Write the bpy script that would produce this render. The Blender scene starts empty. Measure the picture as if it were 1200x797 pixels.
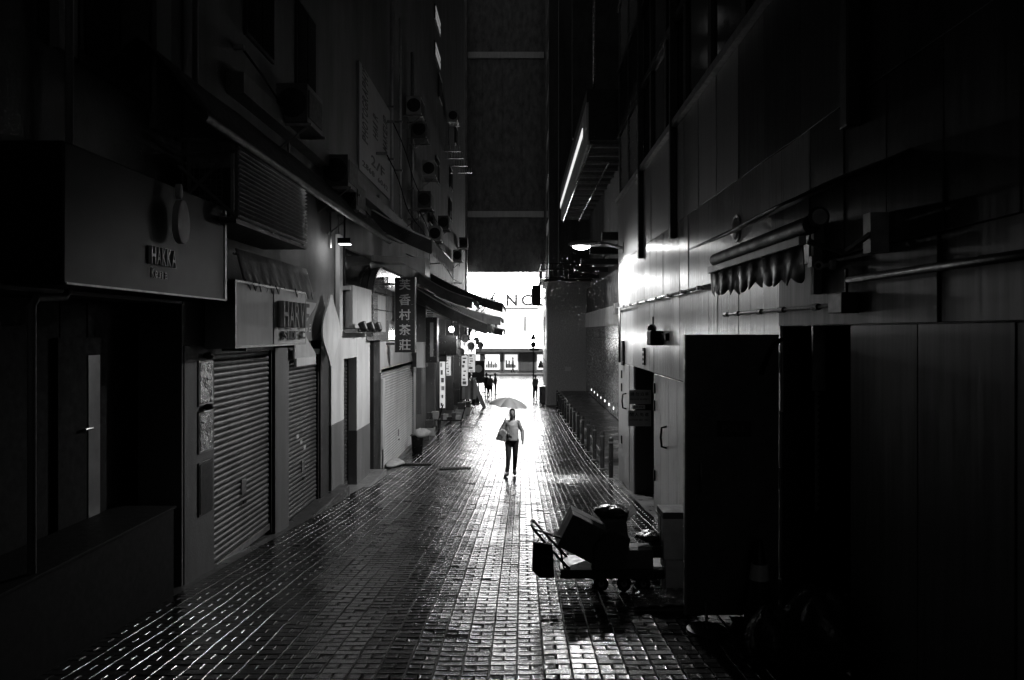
import bpy, bmesh, math, random
from mathutils import Vector, Matrix
random.seed(7)
sc = bpy.context.scene
R = math.radians
col = sc.collection

# ---------------------------------------------------------------- camera, world, exposure
F, VU, VV, H = 880.0, 612.0, 389.0, 4.65      # focal length and vanishing point in photo pixels, eye height over the far street
cd = bpy.data.cameras.new('camera'); cam = bpy.data.objects.new('camera', cd); col.objects.link(cam)
cam.location = (0, 0, H); cam.rotation_euler = (R(90), 0, 0)
cd.sensor_width = 36; cd.lens = F / 1200 * 36
cd.shift_x = -(VU - 600) / 1200; cd.shift_y = -(398.5 - VV) / 1200
cd.clip_start = 0.05; cd.clip_end = 2000
sc.camera = cam
w = bpy.data.worlds.new('World'); sc.world = w; w.use_nodes = True
wn = w.node_tree; wn.nodes.clear()
sky = wn.nodes.new('ShaderNodeTexSky'); sky.sky_type = 'NISHITA'; sky.sun_disc = False
sky.sun_elevation = R(25); sky.sun_rotation = R(0)
bw = wn.nodes.new('ShaderNodeRGBToBW'); bg = wn.nodes.new('ShaderNodeBackground'); wo = wn.nodes.new('ShaderNodeOutputWorld')
wn.links.new(sky.outputs[0], bw.inputs[0]); wn.links.new(bw.outputs[0], bg.inputs[0]); wn.links.new(bg.outputs[0], wo.inputs[0])
bg.inputs[1].default_value = 0.024            # a night sky
sc.view_settings.view_transform = 'Standard'; sc.view_settings.look = 'None'
sc.view_settings.exposure = 0.0; sc.view_settings.gamma = 1.0
sc.cycles.max_bounces = 6; sc.cycles.diffuse_bounces = 3; sc.cycles.glossy_bounces = 3
sc.cycles.sample_clamp_indirect = 4.0; sc.cycles.sample_clamp_direct = 40.0
sc.cycles.caustics_reflective = False; sc.cycles.caustics_refractive = False
sc.cycles.use_denoising = True

# ---------------------------------------------------------------- pixel -> place helpers
def zat(v, Y): return H + (VV - v) / F * Y
def xat(u, Y): return (u - VU) / F * Y
def yat(u, X): return X * F / (u - VU)
GP = [(-30, -1.98 + 30 * .085), (0, -1.98), (7, -2.575), (14, -3.17), (18, -3.47), (24, -3.80), (30, -4.03), (40, -4.35), (50, -4.55), (60, -4.65), (400, -4.65)]
def gz(Y):
    for i in range(len(GP) - 1):
        if Y <= GP[i + 1][0] or i == len(GP) - 2:
            (x0, a), (x1, b) = GP[i], GP[i + 1]
            m0 = (b - GP[i - 1][1]) / (x1 - GP[i - 1][0]) if i > 0 else (b - a) / (x1 - x0)
            m1 = (GP[i + 2][1] - a) / (GP[i + 2][0] - x0) if i < len(GP) - 2 else 0
            if x0 >= 60: m0 = m1 = 0
            if x1 == 60: m1 = 0
            h = x1 - x0; t = (Y - x0) / h
            return H + (2*t**3 - 3*t**2 + 1) * a + (t**3 - 2*t**2 + t) * h * m0 + (-2*t**3 + 3*t**2) * b + (t**3 - t**2) * h * m1

# ---------------------------------------------------------------- materials
def pmat(name, c, rough=.5, metal=0., var=.3, scale=3., bump=.0, bscale=40., rvar=.1, streak=None, rnd=0., spec=.5, trans=0., voro=None, aniso=0., sheer=0.):
    m = bpy.data.materials.new(name); m.use_nodes = True
    nt = m.node_tree; N = nt.nodes; L = nt.links; b = N['Principled BSDF']
    g = N.new('ShaderNodeNewGeometry')
    src = g.outputs['Position']
    if streak:
        mp = N.new('ShaderNodeMapping'); mp.inputs['Scale'].default_value = streak; L.new(src, mp.inputs[0]); src2 = mp.outputs[0]
    else: src2 = src
    n = N.new('ShaderNodeTexNoise'); n.inputs['Scale'].default_value = scale; n.inputs['Detail'].default_value = 6; n.inputs['Roughness'].default_value = .65
    L.new(src2, n.inputs['Vector'])
    mr = N.new('ShaderNodeMapRange'); mr.inputs[1].default_value = .3; mr.inputs[2].default_value = .7
    mr.inputs[3].default_value = max(0, c * (1 - var)); mr.inputs[4].default_value = c * (1 + var)
    L.new(n.outputs[0], mr.inputs[0]); out = mr.outputs[0]
    if rnd:
        oi = N.new('ShaderNodeObjectInfo'); m2 = N.new('ShaderNodeMapRange'); m2.inputs[3].default_value = 1 - rnd; m2.inputs[4].default_value = 1 + rnd
        L.new(oi.outputs['Random'], m2.inputs[0]); mu = N.new('ShaderNodeMath'); mu.operation = 'MULTIPLY'
        L.new(out, mu.inputs[0]); L.new(m2.outputs[0], mu.inputs[1]); out = mu.outputs[0]
    if voro:
        vo = N.new('ShaderNodeTexVoronoi'); vo.inputs['Scale'].default_value = voro; L.new(g.outputs['Position'], vo.inputs['Vector'])
        sp = N.new('ShaderNodeSeparateColor'); L.new(vo.outputs['Color'], sp.inputs[0]); m3 = N.new('ShaderNodeMath'); m3.operation = 'MULTIPLY'
        L.new(out, m3.inputs[0]); L.new(sp.outputs[0], m3.inputs[1]); out = m3.outputs[0]
    L.new(out, b.inputs['Base Color'])
    n2 = N.new('ShaderNodeTexNoise'); n2.inputs['Scale'].default_value = scale * 2.3; n2.inputs['Detail'].default_value = 4; L.new(src2, n2.inputs['Vector'])
    mr2 = N.new('ShaderNodeMapRange'); mr2.inputs[1].default_value = .3; mr2.inputs[2].default_value = .7
    mr2.inputs[3].default_value = max(.03, rough - rvar); mr2.inputs[4].default_value = min(1, rough + rvar)
    L.new(n2.outputs[0], mr2.inputs[0]); L.new(mr2.outputs[0], b.inputs['Roughness'])
    b.inputs['Metallic'].default_value = metal; b.inputs['Specular IOR Level'].default_value = spec
    b.inputs['Transmission Weight'].default_value = trans
    if aniso:
        b.inputs['Anisotropic'].default_value = aniso; tn = N.new('ShaderNodeTangent'); tn.direction_type = 'RADIAL'; tn.axis = 'Z'; L.new(tn.outputs[0], b.inputs['Tangent'])
    if sheer:
        tb = N.new('ShaderNodeBsdfTranslucent'); L.new(out, tb.inputs[0]); mx = N.new('ShaderNodeMixShader'); mx.inputs[0].default_value = sheer
        L.new(b.outputs[0], mx.inputs[1]); L.new(tb.outputs[0], mx.inputs[2]); L.new(mx.outputs[0], N['Material Output'].inputs[0])
    if bump:
        n3 = N.new('ShaderNodeTexNoise'); n3.inputs['Scale'].default_value = bscale; n3.inputs['Detail'].default_value = 5; L.new(src, n3.inputs['Vector'])
        bp = N.new('ShaderNodeBump'); bp.inputs['Strength'].default_value = bump; bp.inputs['Distance'].default_value = .02
        L.new(n3.outputs[0], bp.inputs['Height']); L.new(bp.outputs[0], b.inputs['Normal'])
    return m
def emat(name, s, c=1.0):
    m = bpy.data.materials.new(name); m.use_nodes = True; b = m.node_tree.nodes['Principled BSDF']
    b.inputs['Base Color'].default_value = (.8, .8, .8, 1); b.inputs['Emission Color'].default_value = (c, c, c, 1); b.inputs['Emission Strength'].default_value = s
    return m
M = dict(
    paver=pmat('wet_paver', .011, .155, var=.5, scale=.8, bump=.12, bscale=60, rvar=.085, rnd=.25),
    bed=pmat('wet_bedding', .012, .5, var=.4, scale=9, bump=.3),
    concrete=pmat('wet_concrete', .06, .38, var=.45, scale=1.4, bump=.3, bscale=30, rvar=.15),
    asphalt=pmat('wet_asphalt', .05, .25, var=.3, scale=2, bump=.25, bscale=120),
    kerb=pmat('kerb_stone', .22, .35, var=.3, scale=5, bump=.2),
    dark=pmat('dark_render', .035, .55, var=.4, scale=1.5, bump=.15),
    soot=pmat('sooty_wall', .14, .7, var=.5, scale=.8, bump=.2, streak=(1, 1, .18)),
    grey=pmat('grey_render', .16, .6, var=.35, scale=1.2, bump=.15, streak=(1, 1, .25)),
    tower=pmat('tower_cladding', .15, .7, var=.5, scale=2.2, bump=.5, bscale=5, streak=(1, 1, .5)),
    white=pmat('stained_white_paint', .72, .45, var=.25, scale=2, bump=.1, streak=(1, 1, .3)),
    cream=pmat('pale_panel', .55, .4, var=.18, scale=2.2, streak=(2, 2, .35), bump=.04),
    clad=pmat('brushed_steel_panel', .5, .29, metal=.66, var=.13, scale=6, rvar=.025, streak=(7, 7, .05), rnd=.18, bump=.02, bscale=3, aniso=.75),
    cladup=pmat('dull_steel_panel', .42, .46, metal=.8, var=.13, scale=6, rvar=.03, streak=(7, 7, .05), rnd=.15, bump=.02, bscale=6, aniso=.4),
    cladnear=pmat('edge_shaded_steel_panel', .045, .42, metal=.7, var=.4, scale=4, rvar=.08, streak=(3, 3, .15), rnd=.2, bump=.03, bscale=6, aniso=.4),  # darker copy of the cladding, near-edge shade put into its colour
    steel=pmat('galvanised_steel', .35, .4, metal=.9, var=.3, scale=8),
    glintwhite=pmat('white_glint_paint', .75, .2, var=.2, scale=5),  # white put in for the wet glint on pipes and lit awning edges
    bright=pmat('wet_bright_pipe', .5, .22, metal=.8, var=.2, scale=8),
    darkmetal=pmat('dark_painted_metal', .02, .45, var=.4, scale=6, bump=.05),
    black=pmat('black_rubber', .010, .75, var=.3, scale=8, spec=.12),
    blacksign=pmat('black_lacquer', .012, .4, var=.3, scale=5),
    shutter=pmat('shutter_steel', .085, .42, metal=.5, var=.35, scale=3, streak=(1, 1, .4), rvar=.1),
    shutterw=pmat('white_shutter', .62, .45, var=.2, scale=2, streak=(1, 1, .3)),
    awn=pmat('dark_awning_cloth', .028, .5, var=.4, scale=3, bump=.3, bscale=12),
    awnfar=pmat('worn_awning_cloth', .10, .5, var=.5, scale=2.5, bump=.4, bscale=9, sheer=.3),
    awnl=pmat('pale_awning_cloth', .40, .5, var=.3, scale=3, bump=.3, bscale=12, sheer=.4),
    rag=pmat('grey_cloth', .22, .7, var=.4, scale=4, bump=.3, bscale=15),
    glass=pmat('dark_window_glass', .02, .08, var=.3, scale=2, rvar=.03, spec=.8),
    mirror=pmat('glossy_sign_face', .55, .12, metal=.55, var=.25, scale=1.3, rvar=.06),
    card=pmat('cardboard', .10, .7, var=.3, scale=5, bump=.15),
    cardw=pmat('pale_carton', .62, .55, var=.2, scale=4, bump=.1),
    plastic=pmat('bin_liner', .03, .25, var=.4, scale=6, bump=.6, bscale=18),
    bagw=pmat('white_plastic_bag', .6, .35, var=.2, scale=6, bump=.5, bscale=30),
    foil=pmat('wet_plastic_sheet', .25, .1, metal=.6, var=.6, scale=30, bump=1.0, bscale=60),
    mosaic=pmat('mosaic_plaque', .6, .2, metal=.6, var=.5, scale=20, voro=14, bump=.8, bscale=30),
    skin=pmat('skin', .18, .5, var=.1, scale=5),
    hair=pmat('dark_hair', .012, .45, var=.3, scale=40),
    shirt=pmat('pale_shirt', .36, .8, var=.12, scale=9, bump=.7, bscale=14),
    trousers=pmat('dark_trousers', .018, .7, var=.3, scale=9),
    midcloth=pmat('mid_grey_cloth', .2, .8, var=.2, scale=9),
    umb=pmat('grey_umbrella_cloth', .42, .4, var=.15, scale=6, sheer=.45),
    bagp=pmat('patterned_bag', .5, .6, var=.3, scale=14, voro=12),
    tile=pmat('wet_wall_tile', .20, .25, var=.4, scale=4, rnd=.3),
    column=pmat('speckled_stone', .46, .55, var=.45, scale=16, bump=.3, bscale=14),
    letterd=pmat('dark_lettering', .015, .4), letterl=pmat('pale_lettering', .65, .35, var=.1), letterm=pmat('grey_lettering', .10, .6), gold=pmat('gilt_lettering', .45, .35, metal=.3),
    bark=pmat('bark', .05, .8), rain=pmat('rain_drop', .8, .3, var=.05),
    lampglow=emat('lamp_glow', 60), bulb=emat('bulb_glow', 60), lightbox=emat('light_box', 1.6), fascia=emat('fascia_glow', 19), poster=emat('lit_poster', .55), wallglow=emat('wall_glow', .75), gantryglow=emat('gantry_glow', .9), shopglow=emat('lit_shop', 1.1), winglow=emat('lit_window', .18), soffit=emat('soffit_lamp_glow', 12), spot=emat('spot_glow', 3),
)

# ---------------------------------------------------------------- mesh helpers
class MB:
    def __init__(s): s.v = []; s.f = []
    def add(s, vs, fs):
        n = len(s.v); s.v += [Vector(p) for p in vs]; s.f += [tuple(i + n for i in f) for f in fs]; return s
    def box(s, x0, x1, y0, y1, z0, z1):
        return s.add([(x0,y0,z0),(x1,y0,z0),(x1,y1,z0),(x0,y1,z0),(x0,y0,z1),(x1,y0,z1),(x1,y1,z1),(x0,y1,z1)],
                     [(0,3,2,1),(4,5,6,7),(0,1,5,4),(1,2,6,5),(2,3,7,6),(3,0,4,7)])
    def obox(s, c, a, b, d):          # centre and three half-axes
        c, a, b, d = Vector(c), Vector(a), Vector(b), Vector(d)
        return s.add([c-a-b-d, c+a-b-d, c+a+b-d, c-a+b-d, c-a-b+d, c+a-b+d, c+a+b+d, c-a+b+d],
                     [(0,3,2,1),(4,5,6,7),(0,1,5,4),(1,2,6,5),(2,3,7,6),(3,0,4,7)])
    def tube(s, pts, r, n=8, cap=True):
        pts = [Vector(p) for p in pts]; k = len(pts); rs = r if isinstance(r, (list, tuple)) else [r] * k
        base = len(s.v); up = None
        for i, p in enumerate(pts):
            d = (pts[min(i+1, k-1)] - pts[max(i-1, 0)]).normalized()
            if up is None: up = Vector((0,0,1)) if abs(d.z) < .9 else Vector((1,0,0))
            a = d.cross(up).normalized(); b = a.cross(d); up = b
            for j in range(n):
                t = 2 * math.pi * j / n; s.v.append(p + (a * math.cos(t) + b * math.sin(t)) * rs[i])
        for i in range(k - 1):
            for j in range(n):
                q = base + i * n; s.f.append((q+j, q+(j+1)%n, q+n+(j+1)%n, q+n+j))
        if cap:
            s.f.append(tuple(base + j for j in range(n-1, -1, -1))); s.f.append(tuple(base + (k-1)*n + j for j in range(n)))
        return s
    def lathe(s, c, prof, n=16, axis=(0,0,1)):
        c = Vector(c); d = Vector(axis).normalized(); pts = [c + d * z for r, z in prof]
        a = d.orthogonal().normalized(); b = d.cross(a); base = len(s.v)
        for (r, z) in prof:
            for j in range(n):
                t = 2*math.pi*j/n; s.v.append(c + d*z + (a*math.cos(t) + b*math.sin(t)) * r)
        for i in range(len(prof)-1):
            for j in range(n):
                q = base+i*n; s.f.append((q+j, q+(j+1)%n, q+n+(j+1)%n, q+n+j))
        s.f.append(tuple(base+j for j in range(n-1,-1,-1))); s.f.append(tuple(base+(len(prof)-1)*n+j for j in range(n)))
        return s
    def ell(s, c, r, n=12, m=8, rot=None):
        c = Vector(c); base = len(s.v); rx, ry, rz = r
        for i in range(1, m):
            t = math.pi*i/m
            for j in range(n):
                p = Vector((rx*math.sin(t)*math.cos(2*math.pi*j/n), ry*math.sin(t)*math.sin(2*math.pi*j/n), rz*math.cos(t)))
                s.v.append(c + (rot @ p if rot else p))
        top, bot = Vector((0,0,rz)), Vector((0,0,-rz))
        s.v += [c + (rot @ top if rot else top), c + (rot @ bot if rot else bot)]; ti = len(s.v)-2; bi = ti+1
        for i in range(m-2):
            for j in range(n): q = base+i*n; s.f.append((q+j, q+n+j, q+n+(j+1)%n, q+(j+1)%n))
        for j in range(n): s.f.append((ti, base+j, base+(j+1)%n)); q = base+(m-2)*n; s.f.append((bi, q+(j+1)%n, q+j))
        return s
    def prism(s, poly, d):
        d = Vector(d); k = len(poly); poly = [Vector(p) for p in poly]
        return s.add(poly + [p + d for p in poly], [tuple(range(k-1,-1,-1)), tuple(range(k, 2*k))] + [(i, (i+1)%k, k+(i+1)%k, k+i) for i in range(k)])
    def sheet(s, rows, th=0.0):       # rows of points; th gives thickness downwards
        n = len(rows[0]); base = len(s.v); R_ = [Vector(p) for r in rows for p in r]
        s.v += R_
        for i in range(len(rows)-1):
            for j in range(n-1): q = base+i*n+j; s.f.append((q, q+1, q+n+1, q+n))
        if th:
            b2 = len(s.v); s.v += [p - Vector((0,0,th)) if not isinstance(th, Vector) else p - th for p in R_]
            for i in range(len(rows)-1):
                for j in range(n-1): q = b2+i*n+j; s.f.append((q, q+n, q+n+1, q+1))
            m = len(rows)
            ring = [j for j in range(n)] + [i*n+n-1 for i in range(1, m)] + [(m-1)*n+j for j in range(n-2,-1,-1)] + [i*n for i in range(m-2,0,-1)]
            for a, b in zip(ring, ring[1:]+ring[:1]): s.f.append((base+b, base+a, b2+a, b2+b))
        return s
    def build(s, name, mat, parent=None, smooth=False, bevel=0., loc=None, kind=None):
        root = parent
        while root is not None and root.parent is not None: root = root.parent
        if parent is not None: o0 = root.location.copy()
        elif loc is not None: o0 = Vector(loc)
        else:
            xs = [p.x for p in s.v]; ys = [p.y for p in s.v]; zs = [p.z for p in s.v]
            o0 = Vector(((min(xs)+max(xs))/2, (min(ys)+max(ys))/2, min(zs)))
        me = bpy.data.meshes.new(name); me.from_pydata([tuple(p - o0) for p in s.v], [], s.f); me.update()
        bm = bmesh.new(); bm.from_mesh(me); bmesh.ops.recalc_face_normals(bm, faces=bm.faces); bm.to_mesh(me); bm.free()
        me.materials.append(M[mat] if isinstance(mat, str) else mat)
        if smooth:
            for p in me.polygons: p.use_smooth = True
            if smooth == 'auto': me.set_sharp_from_angle(angle=R(35))
        o = bpy.data.objects.new(name, me); col.objects.link(o)
        if parent is not None: o.parent = parent
        else: o.location = o0
        if bevel:
            bv = o.modifiers.new('bevel', 'BEVEL'); bv.width = bevel; bv.segments = 2; bv.limit_method = 'ANGLE'; bv.angle_limit = R(40)
        if kind: o['kind'] = kind
        return o
def thing(name, label, cat, loc, group=None):
    o = bpy.data.objects.new(name, None); col.objects.link(o); o.location = loc; o.empty_display_size = .2
    o['label'] = label; o['category'] = cat
    if group: o['group'] = group
    return o
def tag(o, label, cat, group=None):
    o['label'] = label; o['category'] = cat
    if group: o['group'] = group
    return o
def struct(o): o['kind'] = 'structure'; return o
def part(name, mat, parent, *boxes, bevel=0., kind=None):
    m = MB()
    for b in boxes: m.box(*b)
    return m.build(name, mat, parent, bevel=bevel, kind=kind)
def shared(name, me, parent, loc, rot=None):
    o = bpy.data.objects.new(name, me); col.objects.link(o); o.parent = parent
    root = parent
    while root.parent is not None: root = root.parent
    o.location = Vector(loc) - root.location
    if rot: o.rotation_euler = rot
    return o
_gl = {}
def glyph(ch, bold=.012):
    if (ch, bold) in _gl: return _gl[ch, bold]
    cu = bpy.data.curves.new('g', 'FONT'); cu.body = ch; cu.extrude = .5; cu.offset = bold; cu.resolution_u = 3
    o = bpy.data.objects.new('g', cu); col.objects.link(o); bpy.context.view_layer.update()
    me = bpy.data.meshes.new_from_object(o.evaluated_get(bpy.context.evaluated_depsgraph_get()))
    vs = [v.co.copy() for v in me.vertices]; fs = [tuple(p.vertices) for p in me.polygons]
    bpy.data.objects.remove(o); bpy.data.curves.remove(cu); bpy.data.meshes.remove(me)
    if vs:
        lo = [min(v[k] for v in vs) for k in range(3)]; hi = [max(v[k] for v in vs) for k in range(3)]
        vs = [Vector([(v[k]-lo[k])/max(1e-6, hi[k]-lo[k]) for k in range(3)]) for v in vs]
    _gl[ch, bold] = (vs, fs); return vs, fs
def letters(text, o, Rv, Uv, w_, h_, depth, mat, parent, gap=.2, name='letter', join=False, bold=.012):
    """text set out from point o; w_ is one letter's width, h_ its height; joined when too small to pick apart"""
    Rv, Uv = Vector(Rv), Vector(Uv); Nv = Rv.cross(Uv); o = Vector(o); jm = MB(); out = []
    for i, ch in enumerate(text):
        if ch == ' ': continue
        vs, fs = glyph(ch, bold); ww = w_ * (.35 if ch in 'Il1i.,' else 1); p = o + Rv * (w_ * (1 + gap) * i)
        hh = h_ if not (ch.islower() and ch not in 'bdfhklt') else h_ * .75
        pts = [p + Rv*(v.x*ww) + Uv*(v.y*hh) + Nv*(v.z*depth) for v in vs]
        if join: jm.add(pts, fs)
        else: out.append(MB().add(pts, fs).build(name, mat, parent))
    if join: return jm.build(name, mat, parent, kind='stuff')
    return out
def point(name, loc, power, r=.05, parent=None, spot=None, rot=None):
    ld = bpy.data.lights.new(name, 'SPOT' if spot else 'POINT'); ld.energy = power; ld.shadow_soft_size = r
    if spot: ld.spot_size = R(spot); ld.spot_blend = .25
    o = bpy.data.objects.new(name, ld); col.objects.link(o); o.location = loc
    if rot: o.rotation_euler = rot
    if parent: o.parent = parent; o.location = Vector(loc) - parent.location
    return o
XL, XR = -3.65, 2.3
E3 = ((1,0,0), (0,1,0), (0,0,1))

# ================================================================ ground
rows = []
for i in range(0, 125):
    Y = -22 + i if i < 94 else 72 + (i-94) * 8
    rows.append([(x, Y, gz(Y) - .06) for x in (-90, -30, -6, -3.6, 2.2, 6, 30, 90)])
struct(MB().sheet(rows).build('ground', 'concrete', loc=(0,0,0)))
rows = [[(x, Y, gz(Y) - .032) for x in (-3.5, -1.6, .3, 2.2)] for Y in [2 + .5*i for i in range(103)]]
bed = struct(MB().sheet(rows).build('alley_pavement', 'bed', loc=(0,0,0)))
rows = [[(x, Y, gz(Y) + .004) for x in (-60, -10, 10, 60)] for Y in (53.2, 58, 64, 80)]
struct(MB().sheet(rows).build('road', 'asphalt', loc=(0,0,0)))
struct(MB().box(-60, 60, 80, 84.5, -.3, .13).build('pavement', 'concrete', loc=(0,82,0)))
# ---- pavers: columns 0.2 m wide, one long block then a pair of square ones
def und(x, y): return .006*math.sin(x*2.1+y*.9) + .004*math.sin(x*4.3-y*2.3+1) + .004*math.sin(y*1.7+2) + .003*math.sin(x*9+y*5.1)
def paver_mesh(lx, ly, dish):
    a, b = lx/2-.0035, ly/2-.0035; c = .0052
    vs = [(-a,-b,-c),(a,-b,-c),(a,b,-c),(-a,b,-c), (-a+c,-b+c,0),(a-c,-b+c,0),(a-c,b-c,0),(-a+c,b-c,0)]
    q = .55
    vs += [(-a*q,-b*q,-dish),(a*q,-b*q,-dish),(a*q,b*q,-dish),(-a*q,b*q,-dish)]
    fs = [(0,1,5,4),(1,2,6,5),(2,3,7,6),(3,0,4,7),(4,5,9,8),(5,6,10,9),(6,7,11,10),(7,4,8,11),(8,9,10,11)]
    return vs, fs
PT = {'L': paver_mesh(.2, .1, .0010), 'S': paver_mesh(.1, .1, .0016)}
PME = {}
for k in PT:
    me = bpy.data.meshes.new('paver'); me.from_pydata(*[PT[k][0], [], PT[k][1]]); me.update(); me.materials.append(M['paver']); PME[k] = me
field = MB(); cand = []
Y = 3.6; ci0, ci1 = -17, 11
while Y < 53.0:
    sl = (gz(Y+.1) - gz(Y)) / .1
    for ci in range(ci0, ci1):
        cx = ci*.2 + .06
        if Y > 22 and False: pass
        off = .012*math.sin(ci*7.3)
        for (kd, dx, dy) in (('L', 0, 0), ('S', -.05, .1), ('S', .05, .1)):
            x, y = cx+dx, Y+dy+off
            big = 1.0 if Y < 9 else .8
            tx, ty = random.gauss(0, .0115)*big, random.gauss(0, .0115)*big
            z = gz(y) + und(x, y) + random.uniform(-.0015, .0015)
            tx += .5*(und(x, y+.05)-und(x, y-.05))/.1 + sl; ty += .5*(und(x+.05, y)-und(x-.05, y))/.1
            if random.random() < .10: z -= random.uniform(.002, .006); tx += random.gauss(0, .03); ty += random.gauss(0, .03)
            x += random.gauss(0, .0012); y += random.gauss(0, .0015)
            cand.append((kd, x, y, z, tx, ty))
    Y += .2
def vis(c):
    u = VU + c[1]/c[2]*F; v = VV - (c[3]-H)/c[2]*F
    return 330 < u < 900 and 0 < v < 800
cand.sort(key=lambda c: c[2])
near = [c for c in cand if vis(c)][:300]; ns = set(id(c) for c in near)
for c in cand:
    kd, x, y, z, tx, ty = c
    if id(c) in ns:
        o = bpy.data.objects.new('paver', PME[kd]); col.objects.link(o); o.parent = bed
        o.location = (x, y, z); o.rotation_euler = (math.atan(tx), -math.atan(ty), 0)
    else:
        vs, fs = PT[kd]; n = len(field.v)
        field.v += [Vector((x+p[0], y+p[1], z+p[2]+tx*p[1]+ty*p[0])) for p in vs]; field.f += [tuple(i+n for i in f) for f in fs]
me = bpy.data.meshes.new('paver_field'); me.from_pydata([tuple(p) for p in field.v], [], field.f); me.update(); me.materials.append(M['paver'])
o = bpy.data.objects.new('paver_field', me); col.objects.link(o); o.parent = bed; o['kind'] = 'stuff'

for k, (xg, yg) in enumerate(((-1.75, 19.6), (-2.85, 20.6))):
    t = thing('drain_grate', ['iron drain grate set in the paving beside the white shutter step', 'iron drain grate set in the open wet paving'][1-k], 'drain', (xg, yg, gz(yg))); sl_ = (gz(yg+.2)-gz(yg-.2))/.4
    def gp(dx, dy, dz): return (xg+dx, yg+dy, gz(yg)+sl_*dy+dz)
    MB().add([gp(-.4,-.2,.012), gp(.4,-.2,.012), gp(.4,.2,.012), gp(-.4,.2,.012), gp(-.4,-.2,-.03), gp(.4,-.2,-.03), gp(.4,.2,-.03), gp(-.4,.2,-.03)], [(0,1,2,3),(4,7,6,5),(0,4,5,1),(1,5,6,2),(2,6,7,3),(3,7,4,0)]).build('pan', 'black', t)
    for i in range(13): MB().tube([gp(-.36+.06*i, -.19, .018), gp(-.36+.06*i, .19, .018)], .008, 5).build('grate_bar', 'darkmetal', t)
# ================================================================ left buildings
TOP = 26
def slats(parent, y0, y1, x, z0, z1, pitch, mat, depth=.022, name='slat', maxn=60):
    n = max(1, int(round((z1-z0)/pitch))); p = (z1-z0)/n
    m = MB(); pr = []
    for k in range(7):
        t = math.pi*k/6; pr.append((x + depth*math.sin(t), y0, p*.5 - p*.47*math.cos(t)))
    pr2 = [(q[0], y0, q[2]) for q in pr]
    m.prism(pr2, (0, y1-y0, 0)); first = None
    for i in range(n):
        if first is None:
            m.v = [q + Vector((0,0,z0)) for q in m.v]; first = m.build(name, mat, parent, smooth='auto')
        else:
            o = first.copy(); col.objects.link(o); o.parent = parent; o.location.z = p*i; o.location.x = random.gauss(0, .0018); o.rotation_euler.y = random.gauss(0, .0)
def roller_shutter(label, y0, y1, x, zt, pitch, mat, rail='darkmetal'):
    g = gz(y1) + .02
    t = thing('roller_shutter', label, 'shutter', (x, (y0+y1)/2, g))
    part('guide_rail', rail, t, (x-.02, x+.05, y0-.05, y0, g-.25, zt)); part('guide_rail', rail, t, (x-.02, x+.05, y1, y1+.05, g-.05, zt))
    part('bottom_bar', 'steel', t, (x-.005, x+.035, y0, y1, g, g+.09), bevel=.006)
    slats(t, y0, y1, x, g+.09, zt, pitch, mat)
    ym = (y0+y1)/2; part('lock_plate', 'steel', t, (x+.022, x+.034, ym-.08, ym+.08, g+.75, g+.95)); part('pull_handle', 'black', t, (x+.034, x+.05, ym-.05, ym+.05, g+.62, g+.66))
    if 'sticker' in label:
        for q_ in range(3): part('sticker', 'letterl', t, (x+.023, x+.0255, ym-.35+.2*q_, ym-.22+.2*q_, g+1.35-.12*q_, g+1.42-.12*q_))
    part('hood', rail, t, (x-.03, x+.07, y0-.05, y1+.05, zt, zt+.1))
    part('backing', 'darkmetal', t, (x-.035, x-.021, y0-.05, y1+.05, g-.1, zt))
    return t

# ---- building 1: dark shop nearest on the left, edge shade put into its black panels
b = thing('shop_building', 'dark building with recessed shopfront below the wide fascia with the oval emblem', 'building', (-6, 2, gz(2)))
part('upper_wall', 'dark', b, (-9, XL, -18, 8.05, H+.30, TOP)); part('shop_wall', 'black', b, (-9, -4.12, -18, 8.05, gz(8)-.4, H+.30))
part('pilaster', 'grey', b, (XL, XL+.07, 7.35, 7.66, H+2.0, TOP)); part('pilaster', 'grey', b, (XL, XL+.07, 5.8, 6.05, H+2.2, TOP))
wd = part('window', 'darkmetal', b, (XL, XL+.03, 6.15, 7.3, H+2.2, H+5)); part('pane', 'glass', wd, (XL+.03, XL+.04, 6.22, 6.72, H+2.3, H+4.9)); part('pane', 'glass', wd, (XL+.03, XL+.04, 6.76, 7.25, H+2.3, H+4.9))
yy = 5.0
for k, w_ in enumerate((.42, .42, .40, .40, .42, .42)):
    part('timber_panel', 'black', b, (-4.12, -4.09, yy+.008, yy+w_-.008, gz(yy)+.02, H+.28), bevel=.006); yy += w_
d = part('door', 'black', b, (-4.09, -4.05, 6.55, 7.32, gz(7)+.04, H-.05), bevel=.004)  # door blackened like the panels, falloff of light put into the colour
part('glass_strip', 'mirror', d, (-4.05, -4.042, 7.0, 7.19, H-1.9, H-.22)); MB().tube([(-4.02,6.9,H-.9),(-4.02,7.02,H-.9)], .015).build('handle', 'steel', d)
part('jamb', 'soot', b, (-4.12, XL, 8.05, 8.09, gz(8)-.3, H+.30))
t = thing('fascia_sign', 'dark glossy sign box reading HAKKA with an oval emblem', 'sign', (-3.4, 6.7, H+.33))
part('panel', pmat('fascia_panel', .016, .33, var=.15, scale=3, rvar=.03, bump=.04, bscale=90, spec=.1), t, (-3.64, -3.2, 5.24, 8.1, H+.33, H+1.34), bevel=.012)
part('trim', 'steel', t, (-3.205, -3.19, 8.06, 8.11, H+.34, H+1.33)); part('trim', 'steel', t, (-3.205, -3.19, 5.26, 8.1, H+.335, H+.35))
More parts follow.
